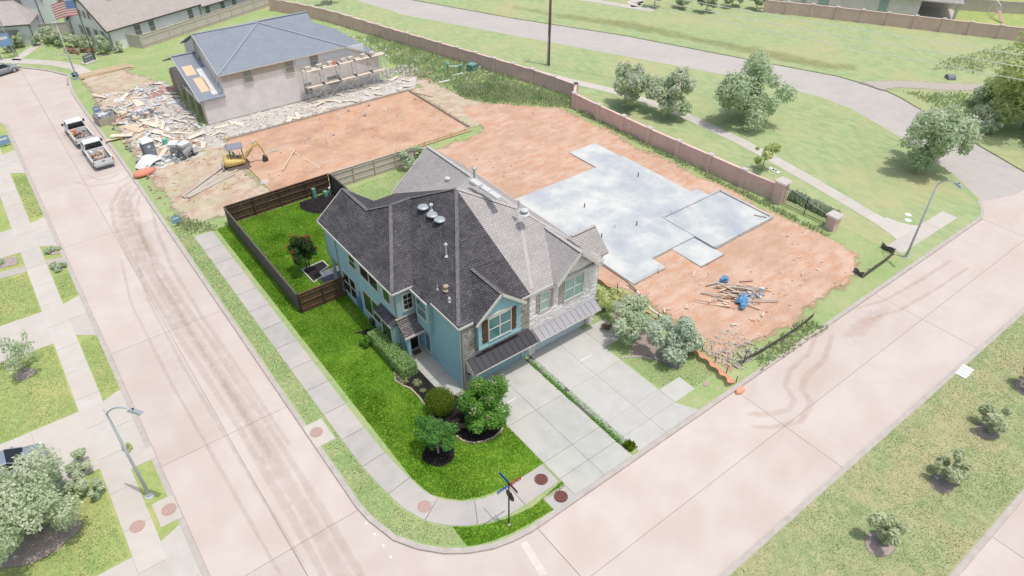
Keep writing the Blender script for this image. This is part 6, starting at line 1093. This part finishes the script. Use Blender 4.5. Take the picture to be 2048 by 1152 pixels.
# erosion fences
def mesh_fence(name, label, pts, m, h, post, lean=0.):
    t = thing(name, label, 'fence', (pts[0][0],pts[0][1],LZ), world=True)
    for i,(p,q) in enumerate(zip(pts[:-1],pts[1:])): b = MB(); n = 4; vs = []; 
    for i,(p,q) in enumerate(zip(pts[:-1],pts[1:])):
        b = MB(); n = 6
        for j in range(n):
            u0,u1 = j/n,(j+1)/n; a = (p[0]+(q[0]-p[0])*u0,p[1]+(q[1]-p[1])*u0); c = (p[0]+(q[0]-p[0])*u1,p[1]+(q[1]-p[1])*u1); w0,w1 = [.12*math.sin((i*n+k)*1.3) for k in (j,j+1)]
            b.add([(a[0],a[1],LZ),(c[0],c[1],LZ),(c[0]+lean+w1,c[1],LZ+h*(1-abs(w1)*.8)),(a[0]+lean+w0,a[1],LZ+h*(1-abs(w0)*.8)),(a[0]+.02,a[1]+.02,LZ),(c[0]+.02,c[1]+.02,LZ),(c[0]+lean+w1+.02,c[1]+.02,LZ+h*(1-abs(w1)*.8)),(a[0]+lean+w0+.02,a[1]+.02,LZ+h*(1-abs(w0)*.8))],[(0,1,2,3),(7,6,5,4),(3,2,6,7)])
        obj('mesh_panel', b, m, t)
    for p in pts: obj('stake', MB().rbox(p[0]+.05,p[1]+.05,LZ,.05,.05,h+.12),post,t)
mesh_fence('orange_mesh_fence','sagging orange mesh fence between the stone townhouse and the soil lot',[(32.6,45),(32.9,40),(33.2,36),(33.6,32.6),(33.9,30),(34.0,27.6),(33.8,25.4)],'orange_net',.5,'steel_dark',-.55); mesh_fence('orange_mesh_fence','fallen orange mesh fence running down to the street',[(33.5,22.3),(33.6,20.9),(33.5,19.6),(33.3,18.4),(33.1,17.4)],'orange_net',.5,'steel_dark',-.75)
mesh_fence('silt_fence','black silt fence along the street side of the soil lot',[(35.3,18.35),(37.5,18.2),(39.5,18.15),(41.5,18.15),(43.6,18.3)],'silt',.45,'lumber'); mesh_fence('silt_fence','black silt fence corner by the right lamp post',[(51.3,19.6),(51.3,18.7),(53,18.75),(55,18.8),(56.6,18.95),(56.7,20.2)],'silt',.55,'lumber')
x,y = G(1480,783,0); tag(obj('orange_sock', MB().lathe([(.15,0),(.3,.1),(.25,.22),(.05,.26)],(x,y,.0),10,1.5,.8),'orange'),'orange cloth bundle in the gutter below the mesh fence','bundle')
x,y = G(1268,578); tag(obj('drain_hose', MB().tube([(x,y,LZ+.1),(34.7,28.0,LZ+.1),(34.2,26.6,LZ+.08),(34.3,24.4,LZ+.06)],.07,7),'pipe_white'),'white hose running from the slab corner','hose')
HP = G(1468,592)
for i in range(34):
    a = R.gauss(.1,.35)+math.radians(-52); l = R.uniform(.6,2.4); cx,cy = HP[0]+R.gauss(0,1.1)+R.gauss(0,.4),HP[1]+R.gauss(0,1.0); dx,dy = math.cos(a)*l/2,math.sin(a)*l/2; z = LZ+.15+R.random()*.45
    tag(obj('scrap_board', MB().beam((cx-dx,cy-dy,z),(cx+dx,cy+dy,z+R.uniform(-.15,.15)),R.uniform(.06,.16),.05),R.choice(('lumber_grey','lumber_grey','lumber','lumber_red'))),'scrap board in the heap on the orange soil by the street','board','scrap boards heaped on the soil')
for px,py,s,l in ((1484,600,.5,'blue plastic wrap on the near side of the scrap heap'),(1448,562,.35,'blue plastic scrap at the back of the scrap heap'),(1486,612,.4,'crumpled blue plastic at the foot of the scrap heap')):
    x,y = G(px,py,.4); b = MB(); b.lathe([(s*.5,0),(s,.15),(s*.7,.4),(s*.2,.6)],(x,y,LZ+.2),9,1.2,.8); b.v = [(p[0]+R.gauss(0,.07),p[1]+R.gauss(0,.07),p[2]+R.gauss(0,.07)) for p in b.v]; tag(obj('plastic_wrap', b,'blue_bright'),l,'plastic')
x,y = G(1505,590,.3); junk('rubbish_heap','pale insulation scraps at the end of the scrap heap','rubbish',(x,y),1.0,.8,10,('paper_white','galv'),LZ,.4,14,.2,.6)
# utilities by the brick wall
x,y = G(944,142); t = thing('transformer_box','pale green transformer box on the weeds by the brick wall','utility box',(x,y,LZ),.3); obj('cabinet', MB().rbox(0,0,0,1.0,1.0,.95),'utility_green',t); obj('lid', MB().rbox(0,0,.95,1.1,1.1,.1,0,.2,.2),'utility_green',t); obj('pad', MB().rbox(0,0,-.05,1.3,1.3,.08),'cap_stone',t)
x,y = G(905,146); t = thing('backflow_pipe','teal valve assembly with pipes in the weeds','valve',(x,y,LZ),-.5); obj('riser', MB().tube([(-.6,0,0),(-.6,0,1.2)],.08,8),'utility_green',t); obj('riser', MB().tube([(1.1,0,0),(1.1,0,.9)],.08,8),'utility_green',t); obj('cross_pipe', MB().tube([(-.6,0,1.0),(1.1,0,.85)],.06,8),'pipe_white',t); obj('valve_head', MB().lathe([(.2,1.15),(.24,1.3),(.1,1.55)],(-.6,0,0),9),'teal',t); obj('cage', MB().rbox(1.1,0,.55,.5,.5,.5),'utility_green',t)
for px,py,l in ((960,147,'white marker post beside the transformer box'),(552,18,'white marker post behind the unfinished house')): x,y = G(px,py); t = thing('marker_post',l,'post',(x,y,LZ)); obj('post', MB().tube([(0,0,0),(0,0,.8)],.06,7),'pipe_white',t); obj('cap', MB().lathe([(.09,.78),(.09,.95),(.03,1.0)],(0,0,0),8),'pipe_white',t)
for px,py,l in ((915,152,'pale broken pipe below the teal valve'),(888,166,'white pipe on the weedy heap')): x,y = G(px,py); tag(obj('loose_pipe', MB().tube([(x-.7,y+.2,LZ+.15),(x+.7,y-.3,LZ+.3)],.1,8),'pipe_white'),l,'pipe')
x,y = G(1900,157); t = thing('culvert_pipe','dark culvert pipe mouth in the far ditch','pipe',(x,y,LZ),-.7); b = MB(); n = 14; b.add([(xx,.6*math.cos(math.pi*k/n),.55*math.sin(math.pi*k/n)) for xx in (-.5,.5) for k in range(n+1)],[(k,k+1,n+2+k,n+1+k) for k in range(n)]+[tuple(range(n,-1,-1)),tuple(range(n+1,2*n+2))]); obj('barrel', b,'dark_plastic',t)
# ---------------------------------------------------------------- houses at the top left
A1 = math.radians(20); t = thing('white_house','single-storey white brick house with tan-grey roof at top left','house',(15.3,114.2,LZ),A1)
w3 = MB(); w3.box(0,33,0,9.2,0,3.2); w3.add([(0,0,3.2),(0,9.2,3.2),(0,4.6,6.9),(.4,0,3.2),(.4,9.2,3.2),(.4,4.6,6.9)],[(0,2,1),(3,4,5),(0,3,5,2),(1,2,5,4)]); w3.box(3.5,33,9.2,14.5,0,3.2); w3.add([(1.5,9.4,0),(1.5,14.2,0),(1.5,14.2,3.4),(1.5,11.8,5.6),(1.5,9.4,3.4),(3.6,9.4,0),(3.6,14.2,0),(3.6,14.2,3.4),(3.6,11.8,5.6),(3.6,9.4,3.4)],[(0,4,3,2,1),(0,5,9,4),(1,2,7,6),(5,6,7,8,9)])
obj('wall', w3,'render_white',t)
b = MB(); zf = lambda v: 3.15+v*.8
for p in ([(-.35,-.35,2.95),(15.5,-.35,2.95),(15.5,4.6,6.95),(-.35,4.6,6.95)],[(15.5,-.75,2.65),(33.5,-.75,2.65),(33.5,4.6,6.95),(15.5,4.6,6.95)],[(-.35,4.6,6.95),(33.5,4.6,6.95),(33.5,14.9,2.6),(4,14.9,2.6),(-.35,9.5,3.0)],[(1.1,9.1,3.2),(5.5,9.1,3.2),(5.5,11.8,5.7),(1.1,11.8,5.7)],[(1.1,11.8,5.7),(5.5,11.8,5.7),(5.5,14.5,3.2),(1.1,14.5,3.2)]): b.slab(p,.16)
obj('roof', b,'shingle_tan',t,uv=True)
obj('gutter', MB().beam((-.35,-.38,2.85),(15.5,-.38,2.85),.1,.14),'steel_dark',t); obj('gutter', MB().beam((15.5,-.78,2.55),(33.5,-.78,2.55),.1,.14),'steel_dark',t)
for v in (-.35,9.5): obj('rake_board', MB().beam((-.38,4.6,6.88),(-.38,v,2.9),.08,.24),'steel_dark',t)
for (a,b_) in ((4.0,4.9),(6.4,7.2),(13.2,14.0),(16.4,17.1),(19.3,20.0),(21.6,22.3),(28.5,29.5)): window(t,'y',0,a,b_,1.0,2.55,1,2,'glass_grey',fw=.05)
for v in (1.0,2.6,4.6,6.3): window(t,'x',0,v,v+.8,.5,2.6,1,2,'glass_grey',fw=.05)
for v in (3.2,4.3,5.4): window(t,'x',0,v,v+.5,4.0,4.9,1,1,'glass_grey',fw=.04)
for v in (10.0,11.9): window(t,'x',1.5,v,v+.8,.8,2.6,1,2,'glass_grey',fw=.05)
for u in (.05,15.4): obj('downspout', MB().tube([(u,-.12,2.9),(u,-.12,.1)],.05,6),'steel_dark',t)
obj('vent_pipe', MB().tube([(9.5,3.2,5.6),(9.5,3.2,6.9)],.06,6),'steel_dark',t); obj('vent_box', MB().rbox(11.5,2.2,4.9,.3,.3,.35),'steel_dark',t); obj('ridge_vent', MB().beam((3.2,3.2,5.9),(5.6,3.2,5.9),.12,.08),'steel_dark',t)
obj('air_conditioner', MB().rbox(9.0,-.9,.1,.8,.8,.8),'wall_grey',t); obj('meter_box', MB().rbox(9.9,-.12,.7,.3,.2,.6),'wall_grey',t)
A2 = math.radians(68); t = thing('two_storey_house','pale two-storey house with garage at the top left corner','house',(6.9,124.3,LZ),A2)
w4 = MB(); w4.box(0,6.5,0,8.5,0,3.0); w4.box(4.5,20,-.6,12,0,6.2); w4.box(2.2,5,8.5,14,0,6.0); obj('wall', w4,'wall_grey',t); b = MB()
for p in ([(-.3,-.3,3.0),(-.3,8.7,3.0),(4.6,6.8,5.4),(4.6,2.2,5.4)],[(-.3,-.3,3.0),(4.6,-.3,3.05),(4.6,2.2,5.4)],[(-.3,8.7,3.0),(4.6,6.8,5.4),(4.6,8.7,3.0)],[(4.2,-.95,6.2),(4.2,12.3,6.2),(12,5.7,9.8)],[(4.2,-.95,6.2),(12,5.7,9.8),(20.3,-.95,6.2)],[(4.2,12.3,6.2),(20.3,12.3,6.2),(12,5.7,9.8)],[(20.3,-.95,6.2),(12,5.7,9.8),(20.3,12.3,6.2)],[(1.9,8.3,6.0),(1.9,14.3,6.0),(5.5,11.3,8)],[(1.9,8.3,6.0),(5.5,11.3,8),(5.5,8.3,6.0)]): b.slab(p,.16)
obj('roof', b,'shingle_tan',t,uv=True); obj('gutter', MB().beam((-.33,-.3,2.9),(-.33,8.7,2.9),.1,.14),'steel_dark',t); obj('gutter', MB().beam((4.17,-.95,6.1),(4.17,12.3,6.1),.1,.14),'steel_dark',t); obj('gutter', MB().beam((4.2,-.98,6.1),(20.3,-.98,6.1),.1,.14),'steel_dark',t)
window(t,'x',0,1.6,6.6,.5,2.3,3,1,'glass_grey',fw=.06,name='show_window')
for u,z in ((6.8,3.9),(9.3,4.2),(11.3,4.2),(14.0,1.6)): window(t,'y',-.6,u,u+.7,z,z+1.5,1,1,'glass_grey',fw=.05)
window(t,'x',4.5,1.2,2.8,3.9,5.3,1,1,'glass_grey',fw=.05); obj('downspout', MB().tube([(-.08,-.08,2.9),(-.08,-.08,.1)],.05,6),'steel_dark',t); obj('downspout', MB().tube([(4.4,-.7,6.0),(4.4,-.7,.1)],.05,6),'steel_dark',t)
t = thing('flagpole','tall white bare pole beside the blue board at the left edge','pole',(*G(31,113),LZ)); obj('pole', MB().tube([(0,0,0),(0,0,12.5)],[.1,.06],8),'galv',t); obj('finial', MB().lathe([(.02,12.5),(.1,12.6),(.02,12.72)],(0,0,0),8),'galv',t)
fbx,fby = G(192,121); t = thing('flagpole','thin dark flagpole in front of the white house','flagpole',(fbx,fby,LZ)); obj('pole', MB().tube([(0,0,0),(0,0,8.6)],[.07,.045],8),'steel_dark',t); obj('finial', MB().lathe([(.02,8.6),(.08,8.68),(.02,8.78)],(0,0,0),8),'steel_dark',t)
fl = thing('flag','waving striped flag with a blue corner at the top of the dark flagpole','flag',(fbx,fby,6.3)); FW,FH,fx,fy = 3.2,1.95,-.85,.52
def wave(u,v): s_ = .22*math.sin(u*7+v*1.5)*u; return (fx*FW*u*.97-fy*s_, fy*FW*u*.97+fx*s_, FH*v-.55*u*u+.0)
for k in range(13):
    b = MB(); n = 14; v0,v1 = k/13,(k+1)/13; u0 = 0 if v0 < .45 else .4
    for e_ in (0,.012): b.v += [(lambda p: (p[0]-fy*e_,p[1]+fx*e_,p[2]))(wave(u0+(1-u0)*i/n,v)) for v in (v0,v1) for i in range(n+1)]
    o_ = 2*(n+1); b.f += [(i,i+1,n+2+i,n+1+i) for i in range(n)]+[(o_+n+1+i,o_+n+2+i,o_+i+1,o_+i) for i in range(n)]; obj('stripe', b,'flag_red' if k%2 == 0 else 'flag_white',fl)
b = MB(); n = 6
for e_ in (-.01,.022): b.v += [(lambda p: (p[0]-fy*e_,p[1]+fx*e_,p[2]))(wave(.41*i/n,v)) for v in (6/13,1) for i in range(n+1)]
o_ = 2*(n+1); b.f += [(i,i+1,n+2+i,n+1+i) for i in range(n)]+[(o_+n+1+i,o_+n+2+i,o_+i+1,o_+i) for i in range(n)]; un = obj('union', b,'flag_blue',fl)
b = MB()
for r_ in range(5):
    for c_ in range(6): p = wave(.04+.06*c_+.02*(r_%2),.51+.09*r_); b.rbox(p[0]+fy*.02,p[1]-fx*.02,p[2]-.03,.06,.012,.06,math.atan2(fy,fx))
o = obj('stars', b,'flag_white',un); o['kind'] = 'stuff'
gp_ = [((98,84),1.3,'round tree left of the flower bed'),((121,88),1.2,'bushy tree behind the flower bed'),((152,92),1.3,'leafy shrub in the middle of the flower bed'),((204,104),1.5,'large shrub at the white house corner'),((176,98),1.1,'leafy shrub beside the monument sign'),((240,100),.8,'small shrub against the white side wall'),((74,86),.7,'small shrub at the garage corner'),((38,92),1.1,'shrub before the show window'),((20,100),.9,'low shrub at the left of the show window')]
for (px,py),r_,l in gp_: x,y = G(px,py+4); plant('landscape_shrub',l,'shrub',x,y,r_,r_*1.1,1800,.17,'leaf_pale','bark_pale',.06,r_*.9,11)
for i,(px,py) in enumerate(((142,104),(158,106),(172,104),(188,106))): x,y = G(px,py); plant('flower_clump','low pink flower clump in the bed before the white house','flowers',x,y,.75,.35,300,.12,'leaf_pale','bark_pale',.03,.3,6,'pink flowers before the white house',flowers='flower_bed',nf=500,fs=.3,ftop=1)
edging('curved pale stone border of the flower bed at the white house',GL([(104,106),(112,110),(126,110),(140,112),(160,112),(180,113),(205,112),(222,106)]),.6,'cap_stone')
# ---------------------------------------------------------------- far right house and yard
A3 = math.atan2(-26.9,15.6); t = thing('far_house','pale brick house with grey roof behind the far brick wall','house',(111.5,72.5,LZ),A3)
w5 = MB(); w5.box(0,23.5,0,10,0,3.1); obj('wall', w5,'brick_white',t,uv=True); b = MB()
for p in ([(-.4,-.5,3.05),(29.5,-.5,3.05),(24,5,5.6),(4,5,5.6)],[(-.4,10.4,3.05),(29.5,10.4,3.05),(24,5,5.6),(4,5,5.6)],[(-.4,-.5,3.05),(4,5,5.6),(-.4,10.4,3.05)],[(29.5,-.5,3.05),(24,5,5.6),(29.5,10.4,3.05)]): b.slab(p,.15)
obj('roof', b,'shingle_veiled',t,uv=True); obj('fascia', MB().beam((-.4,-.52,2.96),(29.5,-.52,2.96),.06,.2),'trim',t); obj('patio_post', MB().box(28.6,29.0,-.2,.2,0,3.0),'trim',t); obj('patio_floor', MB().box(23.6,29.4,-.3,8,0,.1),'walk_pale',t)
for a,b_ in ((1.5,2.3),(5.5,6.2),(8.2,9.8),(17.5,18.8)): window(t,'y',0,a,b_,.5,2.6,1,1,'glass_pale',fw=.06)
x,y = 134.5,45.0; t = thing('swing_set','small swing set with a slide in the far right yard','swing set',(x,y,LZ),.6)
for s in (-1.6,1.6):
    for e_ in (-.8,.8): obj('leg', MB().tube([(s,e_,0),(s,0,2.2)],.05,6),'white_paint',t)
obj('top_bar', MB().tube([(-1.7,0,2.2),(1.7,0,2.2)],.06,6),'white_paint',t)
for s in (-.6,.5): obj('swing', MB().beam((s-.2,0,.5),(s+.2,0,.5),.2,.05).beam((s-.18,0,.5),(s-.18,0,2.2),.02,.02).beam((s+.18,0,.5),(s+.18,0,2.2),.02,.02),'orange',t)
obj('slide', MB().beam((-1.6,0,1.5),(-3.4,-.6,.1),.45,.06),'lumber_red',t)
struct('lawn_yard', MB().prism([(125,60),(127.6,32.6),(150,30),(150,60)],0,LZ+.006),'turf_west')
